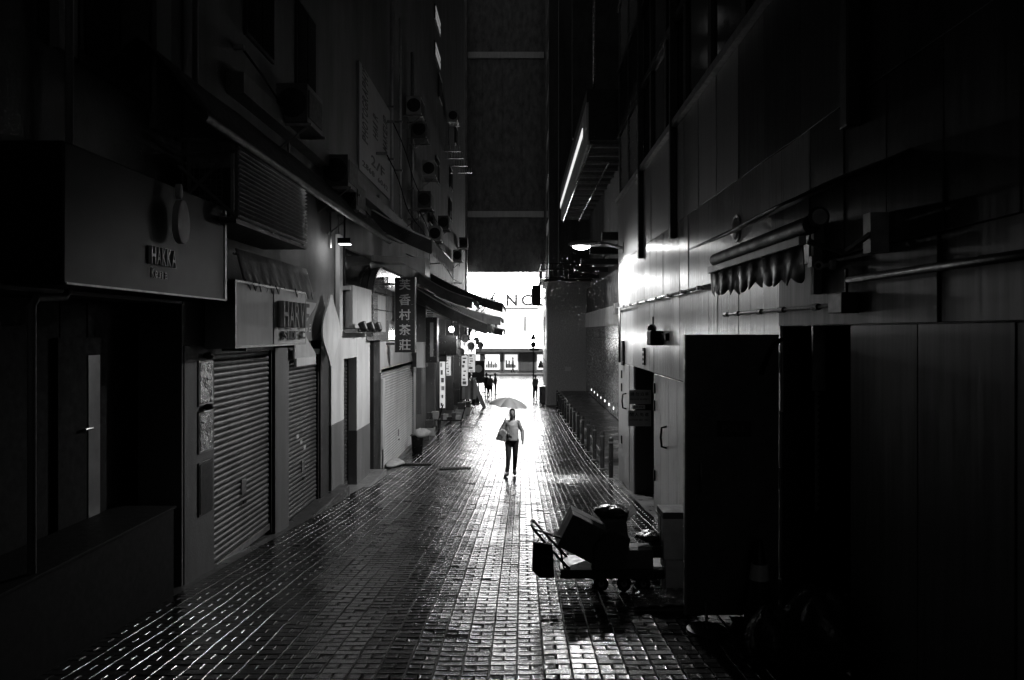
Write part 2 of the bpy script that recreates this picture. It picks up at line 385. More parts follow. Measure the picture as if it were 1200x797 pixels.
def flat_disc(parent, name, mat, cy, cz, ry, rz, x0, x1, n=28, egg=0.):
    poly = [(x0, cy + ry*math.cos(2*math.pi*i/n)*(1 - egg*math.sin(2*math.pi*i/n)), cz + rz*math.sin(2*math.pi*i/n)) for i in range(n)]
    return MB().prism(poly, (x1-x0, 0, 0)).build(name, mat, parent, bevel=.008)
e = flat_disc(t, 'emblem', 'cream', 6.82, H+1.0, .125, .20, -3.13, -3.07, egg=.12); flat_disc(t, 'emblem_leaf', 'cream', 6.79, H+1.27, .035, .07, -3.13, -3.08)
letters('HAKKA', (-3.2, 6.43, H+.585), (0,1,0), (0,0,1), .075, .155, .03, 'letterl', t, gap=.25)
letters('Kejia', (-3.2, 6.47, H+.47), (0,1,0), (0,0,1), .05, .085, .008, 'letterd', t, gap=.2, name='lettering', join=True)
for k in range(2): tag(MB().tube([(-3.52, 5.84, 12), (-3.52, 5.84, H+.33+.0), (-3.52, 5.78, H+.27), (-3.52, 5.45, H+.25), (-3.52, 5.39, H+.19), (-3.52, 5.39, gz(5.4))] if k == 0 else [(-3.57, 8.2, 12), (-3.57, 8.2, H+2.4)], .03, 10).build('drain_pipe', 'grey', smooth=True), ['grey drain pipe with a double bend beside the dark recessed shopfront', 'short grey pipe running up beside the steel cage'][k], 'pipe')
t = thing('steel_counter', 'low dark steel counter box standing before the recessed shopfront', 'counter', (-3.8, 6, gz(6)))
part('body', 'black', t, (-4.04, -3.47, 4.6, 7.48, gz(7.5)-.0, H-1.76), bevel=.005); part('top', 'black', t, (-4.05, -3.45, 4.58, 7.5, H-1.76, H-1.735), bevel=.004)  # counter steel blackened to put the near-edge shade into its colour

# ---- building 2: bar with two shutters
b = thing('bar_building', 'dark plastered building over the two grey roller shutters', 'building', (-6, 11, gz(11)))
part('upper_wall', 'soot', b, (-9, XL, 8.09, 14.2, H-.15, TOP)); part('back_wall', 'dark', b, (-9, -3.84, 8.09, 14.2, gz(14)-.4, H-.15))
part('pillar', 'grey', b, (-3.84, XL+.01, 8.09, 8.88, gz(9)-.3, H-.15), bevel=.008); part('pillar', 'grey', b, (-3.84, XL, 11.1, 11.76, gz(12)-.3, H-.15), bevel=.008)
part('pillar', 'dark', b, (-3.84, XL-.01, 13.64, 14.2, gz(14)-.3, H-.15), bevel=.008); part('plinth', 'concrete', b, (-3.84, -3.42, 11.1, 14.9, gz(15)-.3, gz(12)-.02), bevel=.02)
for yw in (10.4, 12.6):
    for zz in (H+3.9, H+7):
        wd = part('window', 'darkmetal', b, (XL, XL+.04, yw-.55, yw+.55, zz, zz+1.5)); part('pane', 'glass', wd, (XL+.04, XL+.05, yw-.5, yw-.02, zz+.05, zz+1.45)); part('pane', 'glass', wd, (XL+.04, XL+.05, yw+.02, yw+.5, zz+.05, zz+1.45))
roller_shutter('wide corrugated roller shutter under the pale bar sign', 8.98, 11.04, -3.74, H-.27, .075, 'shutter')
roller_shutter('narrow corrugated roller shutter between the bar pillars with a sticker on it', 11.84, 13.57, -3.74, H-.40, .072, 'shutter')
for k, (v0, v1) in enumerate(((475, 422), (530, 482), (602, 540))):
    y0, y1 = 8.42, 8.80; t = thing('picture_plaque', ['glittering mosaic plaque at the top of the grey pillar', 'glittering mosaic plaque in the middle of the grey pillar', 'dull mosaic plaque low on the grey pillar'][k], 'plaque', (-3.63, 8.6, zat(v0, 8.6)))
    part('frame', 'steel' if k < 2 else 'darkmetal', t, (XL+.01, XL+.025, y0, y1, zat(v0, 8.6), zat(v1, 8.6)), bevel=.003); part('picture', 'mosaic' if k < 2 else 'darkmetal', t, (XL+.025, XL+.032, y0+.025, y1-.025, zat(v0, 8.6)+.025, zat(v1, 8.6)-.025))
    if k < 2: MB().ell((XL+.06, 8.6, zat(v1, 8.6)+.05), (.06, .06, .04)).build('picture_lamp', 'darkmetal', t, smooth=True)
# bar sign
t = thing('bar_sign', 'pale stained sign box reading HARVE in tall chrome letters', 'sign', (-3.5, 10, H-.19))
part('box', 'cream', t, (-3.64, -3.3, 8.6, 11.42, H-.19, H+.6), bevel=.01); part('frame', 'steel', t, (-3.3, -3.285, 8.6, 8.63, H-.19, H+.6), (-3.3, -3.285, 11.39, 11.42, H-.19, H+.6), (-3.3, -3.285, 8.63, 11.39, H-.19, H-.165), (-3.3, -3.285, 8.63, 11.39, H+.575, H+.6))
part('letter_board', 'white', t, (-3.3, -3.288, 9.95, 11.38, H-.16, H+.57))
letters('HARVE', (-3.285, 10.08, H+.06), (0,1,0), (0,0,1), .215, .36, .09, 'mirror', t, gap=.15)
letters('SIDE C', (-3.285, 10.2, H-.105), (0,1,0), (0,0,1), .14, .12, .05, 'mirror', t, gap=.22)
part('bracket', 'darkmetal', t, (-3.6, -3.31, 9.0, 9.06, H-.23, H-.19)); part('bracket', 'darkmetal', t, (-3.6, -3.31, 10.9, 10.96, H-.23, H-.19))
# scalloped cloth over it
def scallop(name, label, y0, y1, xt, xb, zt, zb, n, mat, depth=.1, group=None):
    m = MB(); k = n*4; rws = [[], [], [], [], []]
    for i in range(k+1):
        y = y0+(y1-y0)*i/k; wav = .008*math.sin(i*.9)+.012*math.sin(i*.37); e = abs((i % 4)-2)/2*depth
        for j in range(5):
            f = j/4; rws[j].append((xt+(xb-xt)*f+wav*f, y, zt+(zb-zt)*f + (e if j == 4 else 0)))
    m.sheet(rws, Vector((.004, 0, .001))); o = m.build(name, mat, smooth=True); return tag(o, label, 'awning', group)
scallop('cloth_valance', 'grey scalloped cloth valance hanging above the pale bar sign', 8.95, 11.9, -3.42, -3.29, H+1.0, H+.5, 14, 'rag', .13)
tag(MB().tube([(-3.42, 8.9, H+.93), (-3.42, 11.95, H+.93)], .015).build('valance_rod', 'bright', smooth=True), 'thin wet metal rod carrying the grey scalloped valance', 'rod')
# cage with louvre side
t = thing('equipment_cage', 'steel equipment cage with cross braces, wire mesh and a slatted side', 'cage', (-3.3, 9.2, H+1.2))
yc, X0, X1, z0, z1 = 7.93, -3.62, -3.02, H+1.2, H+2.05
def bar(p, q, r=.02): return MB().tube([p, q], r, 4)
for (p, q) in (((X0-.3,yc,z0),(X1,yc,z0)), ((X0-.3,yc,z1-.02),(X1,yc,z1-.02)), ((X0-.3,yc,z1-.2),(X1,yc,z1-.14)), ((X1,yc,z0),(X1,yc,z1)), ((X0+.1,yc,z0),(X0+.1,yc,z1)), ((X0-.1,yc-.02,z0+.05),(X1-.1,yc-.02,z1-.2)), ((X0,yc-.02,z1-.3),(X1,yc-.02,z0+.02))):
    bar(p, q).build('frame_bar', 'rag', t)
m = MB()
for i in range(9): x = X0-.05+.06*i; m.tube([(x, yc+.05, z0), (x, yc+.05, z1-.1)], .004, 4)
for i in range(12): z = z0+.06*i; m.tube([(X0-.05, yc+.05, z), (X0+.43, yc+.05, z)], .004, 4)
m.build('wire_mesh', 'rag', t)
n = 17
for i in range(n):
    z = z0+.03+i*(z1-z0-.06)/(n-1); MB().obox((X1, (yc+10.5)/2, z), (.022, 0, .012), (0, (10.5-yc)/2-.03, 0), (.002, 0, -.004)).build('slat', 'steel', t)
for y in (yc+.02, 9.2, 10.48): part('post', 'steel', t, (X1-.06, X1-.025, y-.02, y+.02, z0, z1))
part('floor', 'darkmetal', t, (X0, X1, yc, 10.5, z0-.05, z0-.01)); part('condenser', 'darkmetal', t, (X0, X1-.12, yc+.3, 10.2, z0, z1-.25))
# ledge and roller canopy along the wall
o = part('ledge_gutter', 'grey', None, (XL, XL+.22, 9.25, 23.4, H+2.95, H+3.2)); tag(o, 'long pale gutter ledge along the left wall above the roller canopy', 'ledge')
t = thing('roller_canopy', 'long dark rolled canopy under the gutter ledge over the bar', 'awning', (-3.3, 12, H+2.0))
rws = []
for i in range(23):
    y = 7.05+(17-7.05)*i/22; rws.append([(XL+.02+(-3.0-XL)*j/6, y, H+2.78-.74*(j/6)**1.25 + .012*math.sin(i*1.3+j)) for j in range(7)])
MB().sheet(rws, .012).build('cloth', 'awn', t, smooth=True); MB().tube([(-3.0, 7.05, H+2.03), (-3.0, 11, H+2.02), (-3.0, 17, H+2.04)], .055, 12).build('front_roll', 'awn', t, smooth='auto')
MB().tube([(XL+.1, 7.1, H+2.75), (-3.02, 7.1, H+2.06)], .018, 6).build('arm', 'darkmetal', t); MB().tube([(XL+.1, 16.9, H+2.75), (-3.02, 16.9, H+2.06)], .018, 6).build('arm', 'darkmetal', t)
# high torn awning
t = thing('torn_awning', 'black torn awning jutting out high above the left shops with ragged edge', 'awning', (-2.9, 12, 14))
rws = []
B0 = [(-3.6, 6, 13.0), (-3.6, 10.3, 13.1), (-3.0, 12.5, 13.7), (-2.2, 14.9, 14.35), (-1.95, 17.3, 14.9)]
for j in range(5):
    rws.append([(p[0]+(.15 if i > 2 else 0)*0, p[1], p[2]+j*.55) for i, p in enumerate(B0)])
MB().sheet(rws, Vector((.01,.01,0))).build('cloth', 'awn', t, smooth=True)
rws = [[(-3.6+ (1.65)*i/6, 5+12.3*k/10, 15.9-.9*i/6) for i in range(7)] for k in range(11)]
MB().sheet(rws, .02).build('top_cloth', 'awn', t, smooth=True)
m = MB(); y = 13.5
while y < 17.4:
    ln = random.uniform(.25, .75); x = -2.2+.25*(y-14.9)/2.4 if y > 14.9 else -2.2-.8*(14.9-y)/2.4; zt = 14.35+.55*(y-14.9)/2.4
    m.prism([(x, y, zt+.1), (x+.03, y+.22, zt+.12), (x+.02+random.uniform(-.1,.1), y+.12, zt-ln)], (.006, .004, 0)); y += .13
m.build('fringe', 'awn', t)

# ---- building 3: white shop
b = thing('white_shop_building', 'pale painted building with two-tone pilasters beside the bar', 'building', (-6, 16, gz(16)))
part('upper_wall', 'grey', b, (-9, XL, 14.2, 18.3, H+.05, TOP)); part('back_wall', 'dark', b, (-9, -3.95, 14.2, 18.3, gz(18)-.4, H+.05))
for (y0, y1, vs_) in ((14.25, 15.25, 495), (16.45, 17.85, 500)):
    zsp = zat(vs_, (y0+y1)/2); part('pilaster', 'white', b, (-3.95, XL+.03, y0, y1, zsp, H+.05), bevel=.01); part('pilaster_foot', 'grey', b, (-3.95, XL+.034, y0-.004, y1+.004, gz(y1)-.2, zsp), bevel=.01)
part('fascia', 'white', b, (-3.95, XL+.02, 15.25, 16.45, H-.55, H+.05)); part('step', 'kerb', b, (-3.9, -3.3, 15.0, 18.3, gz(18.3)-.3, gz(17)+.06), bevel=.015)
part('pipe_cover', 'white', b, (XL+.02, XL+.1, 14.6, 14.85, H+.05, H+1.9)); wd = part('window', 'darkmetal', b, (XL, XL+.03, 15.3, 17.9, H+.95, H+1.75)); part('sill', 'white', b, (XL, XL+.16, 15.2, 18.0, H+.85, H+.93))
part('pane', 'glass', wd, (XL+.03, XL+.04, 15.4, 17.8, H+1.0, H+1.7))
roller_shutter('dark narrow shutter recessed between the two-tone pilasters', 15.32, 16.4, -3.85, H-.6, .08, 'shutter')
# wave shaped sign boards
def wave_board(yc_, zb, zt, hw, x, name, mat, parent, neg=False):
    n = 18; l, r = [], []
    for i in range(n+1):
        f = i/n; s_ = math.sin(math.pi*f)**1.5; h_ = hw*(.12+.88*s_) if not neg else hw*(1-1.1*s_)
        l.append((x, yc_-(hw if neg else h_), zb+(zt-zb)*f)); r.append((x, yc_+h_, zb+(zt-zb)*f))
    return MB().prism(l + r[::-1], (.03, 0, 0)).build(name, mat, parent)
t = thing('spindle_sign', 'white spindle shaped sign board mounted between shop fronts', 'sign', (-3.55, 13.9, H-.6))
wave_board(13.75, H-.62, H+.68, .62, -3.52, 'board', 'white', t); part('bracket', 'darkmetal', t, (XL-.02, -3.5, 13.7, 13.74, H, H+.05))
t = thing('wavy_sign', 'pale sign board with wavy edge beside the chrome letters', 'sign', (-3.6, 12.6, H-.4))
wave_board(12.4, H-.42, H+.5, .62, -3.6, 'board', 'cream', t, True); letters('TAKE', (-3.57, 12.1, H+.0), (0,1,0), (0,0,1), .12, .13, .01, 'letterl', t)
part('lower_band', 'white', t, (-3.6, -3.56, 11.85, 12.95, H-.55, H-.42))
t = thing('corrugated_sign', 'ribbed translucent sign panel with spotlights below it', 'sign', (-3.5, 16, H-.05))
for i in range(9): MB().tube([(-3.52, 15.35+.21*i, H+.08), (-3.52, 15.35+.21*i, H+.95)], .1, 8).build('rib', 'cream', t, smooth='auto')
part('base_tray', 'steel', t, (-3.6, -3.35, 15.2, 17.3, H-.02, H+.06))
for k, y in enumerate((15.4, 16.2, 17.0)):
    sl = MB().lathe((-3.22, y, H+.0), [(.03, 0), (.075, .05), (.085, .2), (.06, .22)], 12, (-.4, 0, 1)).build('spotlight', 'darkmetal', t, smooth='auto'); MB().tube([(-3.4, y, H+.02), (-3.24, y, H+.0)], .015).build('spotlight_arm', 'darkmetal', t)
t = thing('soffit_spotlight', 'small lit box spotlight under the roller canopy', 'spotlight', (-3.3, 13.9, H+1.62))
y0 = 13.9; part('housing', 'darkmetal', t, (-3.40, -3.16, y0-.1, y0+.1, H+1.63, H+1.73)); part('lens', 'spot', t, (-3.38, -3.18, y0-.08, y0+.08, H+1.615, H+1.628)); part('stem', 'darkmetal', t, (-3.30, -3.27, y0-.02, y0+.02, H+1.73, H+2.3))
point('spotlight_light', (-3.28, y0, H+1.58), 11, .06, t)
# ---- building 4: tea shop
b = thing('tea_shop_building', 'tall stained building above the white shutter and vertical tea shop sign', 'building', (-6, 23, gz(23)))
part('upper_wall', 'soot', b, (-9, XL, 18.3, 28.0, H+.02, TOP+3)); part('back_wall', 'grey', b, (-9, -3.8, 18.3, 28.0, gz(28)-.4, H+.02))
part('fascia', 'shutterw', b, (-3.8, XL+.02, 19.1, 26.4, H-1.05, H+.02)); part('pillar', 'dark', b, (-3.8, XL+.03, 18.3, 19.1, gz(20)-.3, H+.02)); part('pillar', 'white', b, (-3.8, XL+.0, 25.3, 25.8, gz(26)-.3, H-1.05)); part('pillar', 'grey', b, (-3.8, XL+.0, 27.2, 28, gz(28)-.3, H+.02))
part('low_wall', 'grey', b, (-3.8, XL+.02, 25.8, 27.2, gz(27)-.3, gz(27)+.95)); part('step', 'concrete', b, (-3.75, -3.2, 19.2, 28, gz(28)-.3, gz(26)+.02), bevel=.02)
roller_shutter('fine ribbed white shutter under the tea shop sign', 19.4, 25.2, -3.7, H-1.07, .075, 'shutterw', 'steel')
t = thing('lit_notice_strip', 'narrow white notice board standing upright beside the white shutter', 'sign', (-3.55, 19.2, gz(19.2))); part('board', 'white', t, (-3.6, -3.55, 19.1, 19.45, gz(19.2)+.55, H-1.2)); part('post', 'steel', t, (-3.6, -3.56, 19.2, 19.3, gz(19.4)-.0, gz(19.2)+.55))
# arch sign
t = thing('arched_sign', 'glossy lit sign panel with a rounded upper corner beside the tea shop sign', 'sign', (-3.5, 19.5, H-.2))
pl = [(-3.6, 17.4, H-.2), (-3.6, 22.6, H-.2), (-3.6, 22.6, H+1.6)] + [(-3.6, 18.6-1.2*math.sin(a*math.pi/20), H+.75+.85*math.cos(a*math.pi/20)) for a in range(0, 11)]
MB().prism(pl, (.12, 0, 0)).build('panel', 'mirror', t)
edge = [(-3.46, p[1], p[2]) for p in pl[2:]] + [(-3.46, 17.4, H-.2)]; MB().tube(edge, .025, 6).build('rim', 'bright', t)
part('picture', 'cream', t, (-3.48, -3.474, 18.1, 19.1, H+.0, H+.9)); part('picture', 'rag', t, (-3.48, -3.474, 19.25, 20.4, H+.3, H+1.1)); part('divider', 'darkmetal', t, (-3.48, -3.47, 17.5, 20.6, H+.52, H+.545), (-3.48, -3.47, 17.5, 20.6, H+.93, H+.955))
# vertical sign
t = thing('vertical_sign', 'tall black hanging sign with five pale Chinese characters', 'sign', (-3.1, 20, H-.55))
Ys = 20.0; xa, xb = xat(463, Ys), xat(486, Ys); za, zb = zat(413, Ys), zat(325, Ys)
part('board', 'blacksign', t, (xa, xb, Ys, Ys+.08, za, zb), bevel=.004); part('edge', 'steel', t, (xb, xb+.025, Ys-.005, Ys+.085, za, zb)); part('edge', 'steel', t, (xa-.012, xa, Ys-.005, Ys+.085, za, zb))
part('bracket', 'darkmetal', t, (XL, xa-.012, Ys+.02, Ys+.06, zb-.2, zb-.15)); part('bracket', 'darkmetal', t, (XL, xa-.012, Ys+.02, Ys+.06, za+.2, za+.25))
for i, ch in enumerate('芙香村茶莊'):
    ch_h = (zb-za)/5; letters(ch, (xa+.11, Ys-.012, zb-(i+1)*ch_h+.06), (1,0,0), (0,0,1), xb-xa-.22, ch_h-.11, .014, 'gold', t, name='character')
# banner
t = thing('wall_banner', 'large pale wall banner advertising photography and hair with sideways lettering', 'banner', (XL, 18.6, H+4))
part('sheet', pmat('banner_sheet', .5, .6, var=.15, scale=1), t, (XL+.0, XL+.05, 16.6, 20.7, H+3.6, H+6.0))
for k, (tx, y) in enumerate((('PHOTOGRAPHY', 17.5), ('HAIR', 18.7), ('MAKEUP', 20.0))):
    letters(tx, (XL+.052, y, H+4.35 if k == 0 else H+4.75), (0,0,1), (0,-1,0), .125, .6, .006, 'letterm', t, gap=.22, name='lettering', join=True)
letters('2/F', (XL+.052, 17.9, H+4.0), (0,1,0), (0,0,1), .5, .24, .006, 'letterm', t, name='lettering', join=True); letters('2868 6042', (XL+.052, 16.9, H+3.75), (0,1,0), (0,0,1), .3, .13, .006, 'letterm', t, name='lettering', join=True)
# ---- building 5: far tower and shops on the left
b = thing('corner_tower', 'tall grey tower block at the far end of the left row', 'building', (-6, 38, gz(38)))
part('tower_wall', 'grey', b, (-12, XL, 28.0, 48.0, H+.6, TOP+8)); part('back_wall', 'grey', b, (-12, -4.9, 28.0, 48.0, gz(48)-.4, H+.6))
for y in (28.0, 31.3, 35.6, 39.6, 43.6, 47.6): part('pier', 'grey', b, (-4.9, XL, y, y+.4, gz(y+.4)-.3, H+.6))
for k, v0 in enumerate((31, 73)):
    y0, y1 = 31.2, 33.2; wd = part('window', 'darkmetal', b, (XL, XL+.04, y0, y1, zat(v0, 32), zat(v0-17, 32))); part('pane', 'winglow', wd, (XL+.04, XL+.05, y0+.1, y1-.1, zat(v0, 32)+.08, zat(v0-9, 32))); part('pane', 'winglow', wd, (XL+.04, XL+.05, y0+.1, y1-.1, zat(v0-10, 32)+.05, zat(v0-16, 32)))
for (u, v) in ((515, 105), (504, 248), (512, 200), (527, 246), (534, 160), (528, 210)):
    y = yat(u, XL); wd = part('window', 'darkmetal', b, (XL, XL+.05, y-.6, y+.6, zat(v, y)-.5, zat(v, y)+.5))
    part('frame', 'white', wd, (XL+.05, XL+.07, y-.6, y+.6, zat(v, y)-.55, zat(v, y)-.48), (XL+.05, XL+.07, y-.6, y+.6, zat(v, y)+.48, zat(v, y)+.55)); part('pane', 'glass', wd, (XL+.05, XL+.06, y-.55, y-.03, zat(v, y)-.46, zat(v, y)+.46)); part('pane', 'glass', wd, (XL+.05, XL+.06, y+.03, y+.55, zat(v, y)-.46, zat(v, y)+.46))
# pipes, air conditioners, racks
PL = ['bright wet drain pipe running down beside the pale banner', 'thinner wet drain pipe between the banner and the air conditioners', 'wet drain pipe high on the tea shop wall above the awning']
for k, (u, x, r) in enumerate(((459, -3.5, .045), (469, -3.5, .04), (483, -3.55, .05))):
    y = yat(u, x); m = MB().tube([(x, y, H+2.7 if k < 2 else H+3.3), (x, y, H+9)], r, 8)
    t = thing('drain_pipe', PL[k], 'pipe', (x, y, H+2.7)); m.build('pipe', 'glintwhite' if k < 2 else 'steel', t, smooth=True)
    for z in (H+3.2, H+4.6, H+6): part('clamp', 'steel', t, (XL, x+r+.02, y-.06, y+.06, z, z+.05))
ac0 = None
ACL = ['mounted low beside the pale banner', 'on brackets under the banner corner', 'beside the thin drain pipe', 'high under the torn awning', 'next to an open window on the stained wall', 'with rusty tray above the lit valance', 'on the tower wall beside barred windows', 'just above the folded awnings', 'highest on the far tower wall', 'at the far corner over the awnings', 'on the bar wall above the gutter ledge', 'hanging nearest the lit awning valance']
def ac_unit(u, v, lab, big=1.):
    y = yat(u, XL+.3); z = zat(v, y); t = thing('air_conditioner', 'boxy air conditioner ' + lab, 'air conditioner', (XL+.3, y, z-.3), 'air conditioners on the left walls')
    part('case', 'cream' if lab[0] in 'nhj' else 'grey', t, (XL+.1, XL+.55, y-.42*big, y+.42*big, z-.28, z+.28), bevel=.01)
    MB().lathe((XL+.33, y-.42*big, z), [(.21, 0), (.21, .02), (.02, .03)], 16, (0,-1,0)).build('fan_grille', 'darkmetal', t)
    part('front_grille', 'darkmetal', t, (XL+.55, XL+.56, y-.36, y+.36, z-.2, z+.2))
    part('bracket', 'steel', t, (XL, XL+.6, y-.4, y-.36, z-.33, z-.29)); part('bracket', 'steel', t, (XL, XL+.6, y+.36, y+.4, z-.33, z-.29))
    MB().tube([(XL+.01, y-.38, z-.75), (XL+.55, y-.38, z-.33)], .015, 4).build('strut', 'steel', t); MB().tube([(XL+.05, y+.3, z-.3), (XL+.05, y+.35, z-1.3)], .02, 6).build('hose', 'steel', t)
for k, (u, v) in enumerate(((398, 205), (408, 232), (492, 155), (486, 128), (503, 200), (498, 236), (520, 262), (536, 300), (531, 138), (543, 285), (350, 130), (510, 275))): ac_unit(u, v, ACL[k])
for k, (u, v) in enumerate(((520, 178), (524, 186), (530, 195), (537, 203))):
    y = yat(u, XL); z = zat(v, y); t = thing('drying_rack', 'small comb-like metal rack on the left tower wall, %s of a stepped row' % ['topmost', 'second', 'third', 'lowest'][k], 'rack', (XL, y, z), 'stepped wall racks')
    part('rail', 'steel', t, (XL, XL+.8, y-.05, y+.05, z, z+.04))
    for i in range(6): MB().tube([(XL+.1+.13*i, y, z), (XL+.1+.13*i, y, z+.3)], .025, 5).build('peg', 'letterl', t)

# ================================================================ awnings over the left shops
def awning(label, y0, y1, xw, zw, xo, zo, mat, val=.25, sag=.06, valmat=None, torn=False, group=None, bars=True):
    t = thing('shop_awning', label, 'awning', (xo, (y0+y1)/2, zo), group); rws = []
    n, k = 14, 10
    for i in range(n+1):
        y = y0+(y1-y0)*i/n; rws.append([(xw+(xo-xw)*j/k, y, zw+(zo-zw)*j/k - sag*math.sin(math.pi*j/k) + .015*math.sin(i*1.9+j*.6)) for j in range(k+1)])
    MB().sheet(rws, .015).build('cloth', mat, t, smooth=True)
    m = MB(); q = 26
    for i in range(q):
        ya, yb = y0+(y1-y0)*i/q, y0+(y1-y0)*(i+1)/q; l1 = val*(random.uniform(.5, 1.3) if torn else 1)
        m.prism([(xo+.01, ya, zo+.01), (xo+.01, yb, zo+.01), (xo+.02, yb-(.02 if torn else 0), zo-val*.85), (xo+.02, (ya+yb)/2, zo-l1), (xo+.02, ya, zo-val*.85)], (.006, 0, 0))
    m.build('valance', valmat or mat, t)
    MB().tube([(xo, y0, zo), (xo, y1, zo)], .03, 8).build('front_bar', 'steel', t, smooth=True)
    if bars:
        for y in (y0+.02, y1-.02):
            MB().tube([(xw, y, zw-.5), (xw+(xo-xw)*.5, y, (zw+zo)/2-.45), (xo, y, zo-.03)], .022, 6).build('folding_arm', 'steel', t, smooth=True)
    m = MB(); rr = [[(xw+(xo-xw)*j/k, y0-.004, zw+(zo-zw)*j/k - sag*math.sin(math.pi*j/k)) for j in range(k+1)], [(xw+(xo-xw)*j/k, y0-.004, zw+(zo-zw)*j/k - sag*math.sin(math.pi*j/k) - .34) for j in range(k+1)]]
    m.sheet(rr, Vector((0,-.006,0))).build('end_flap', mat, t)
    MB().tube([Vector(p)+Vector((0,-.02,.02)) for p in rr[0]], .022, 6).build('edge_glint', 'glintwhite', t, smooth=True)  # white tube added to draw the lit edge of the cloth
    return t
awning('dark awning over the tea shop with a bright ragged white valance', 18.15, 23.6, XL, H+2.95, -2.2, H+2.22, 'awn', .42, .05, 'awnl', True)
awning('broad black awning sloping steeply over the lit bulbs', 24.0, 29.2, XL, H+1.55, -1.12, H+.24, 'awnfar', .3, .1, 'awnl', True)
awning('upper slim awning with pale front bar reaching towards the far facade', 30.0, 35.0, XL, H+2.3, -.78, H+1.12, 'awnfar', .22, .12, 'awnl', True)
awning('pale striped awning tucked below the slim upper one', 33.0, 38.0, XL, H+1.5, -.95, H+.62, 'awnl', .2, .1)
awning('low dark awning farthest along the left row', 39.0, 44.0, XL, H+.95, -1.0, H+.12, 'awnfar', .3, .1, 'awnl', True)
awning('short frayed awning lapping over the broad black one', 26.5, 30.5, XL, H+2.05, -1.75, H+1.15, 'awnl', .25, .12, 'awnl', True)
awning('frayed pale awning squeezed beneath the low dark one', 36.5, 40.5, XL, H+1.1, -1.35, H+.42, 'awnl', .25, .1, 'awnl', True)
t = thing('canopy_box', 'pale wedge shaped soffit box under the ragged valance', 'canopy', (-3, 18.2, H+1.1)); MB().prism([(XL, 18.2, H+1.86), (-2.35, 18.2, H+1.8), (-2.35, 18.2, H+1.38), (-2.9, 18.2, H+1.68), (XL, 18.2, H+1.72)], (0, .9, 0)).build('body', 'cream', t)

# ================================================================ far-left shops: lights, signs, goods
def bulb(label, loc, power, r=.09):
    t = thing('hanging_bulb', label, 'lamp', loc, 'bare bulbs under the awnings'); x, y, z = loc
    MB().ell((x, y, z), (r, r, r*1.15), 14, 10).build('globe', 'bulb', t, smooth=True); MB().lathe((x, y, z+r), [(.03, 0), (.04, .03), (.03, .1)], 8).build('socket', 'darkmetal', t); MB().tube([(x, y, z+r+.1), (x, y, z+r+.8)], .008, 5).build('cord', 'black', t)
    point('bulb_light', (x, y, z-.02), power, r, t)
bulb('bare bulb glowing beside the hanging black box sign', (xat(529, 27), 27, zat(386, 27)), 140)
bulb('brightest bare bulb glowing under the edge of the broad black awning', (xat(566, 30), 30, zat(394, 30)), 350, .16)
t = thing('box_sign', 'dark box sign hanging beside the bare bulb', 'sign', (-2.8, 27.6, H-.9)); part('box', 'darkmetal', t, (xat(510, 27.6), xat(535, 27.6), 27.6, 27.9, zat(416, 27.6), zat(393, 27.6)), bevel=.02); part('bracket', 'steel', t, (XL, xat(510, 27.6), 27.7, 27.75, H-.3, H-.25)); part('lower_panel', 'darkmetal', t, (xat(514, 27.6), xat(523, 27.6), 27.65, 27.85, zat(424, 27.6), zat(416, 27.6)))
t = thing('shop_cabinet_sign', 'dark upright cabinet with a glass front and vent grille', 'sign', (-3.4, 25.6, H-1.5)); y = 24.6
part('side', 'grey', t, (-3.6, xat(499, y), y, y+.6, zat(430, y), zat(350, y))); part('front', 'darkmetal', t, (xat(499, y), xat(512, y), y, y+.6, zat(425, y), zat(372, y))); part('glass', 'mirror', t, (xat(504, y), xat(508, y), y-.012, y, zat(418, y), zat(378, y)))
for i in range(6): part('vent_slat', 'cream', t, (xat(500, y), xat(508, y), y-.02, y, zat(371-2.6*i, y), zat(371-2.6*i, y)+.04))
t = thing('small_white_sign', 'small blank white box sign at the end of the shutter fascia', 'sign', (-3.4, 24.2, H-1)); part('box', 'white', t, (xat(488, 24.2), xat(497, 24.2), 24.2, 24.5, zat(431, 24.2), zat(401, 24.2)), bevel=.01); part('bracket', 'steel', t, (XL, xat(488, 24.2), 24.3, 24.35, H-.6, H-.55))
t = thing('light_box_sign', 'square white light box sign with two rows of grey characters', 'sign', (-2.7, 36, H-.9)); y = 36.0
part('box', 'lightbox', t, (xat(540, y), xat(557, y), y, y+.25, zat(415, y), zat(399, y))); part('frame', 'steel', t, (xat(540, y), xat(557, y), y+.25, y+.28, zat(415, y), zat(399, y))); part('bracket', 'steel', t, (XL, xat(540, y), y+.1, y+.15, H-.6, H-.55))
for i in range(3):
    for j in range(2): letters('茶莊香村芙村'[i+3*j], (xat(542+5*i, y), y-.012, zat(406+7*j, y)), (1,0,0), (0,0,1), .13, .17, .01, 'letterm', t, name='character')
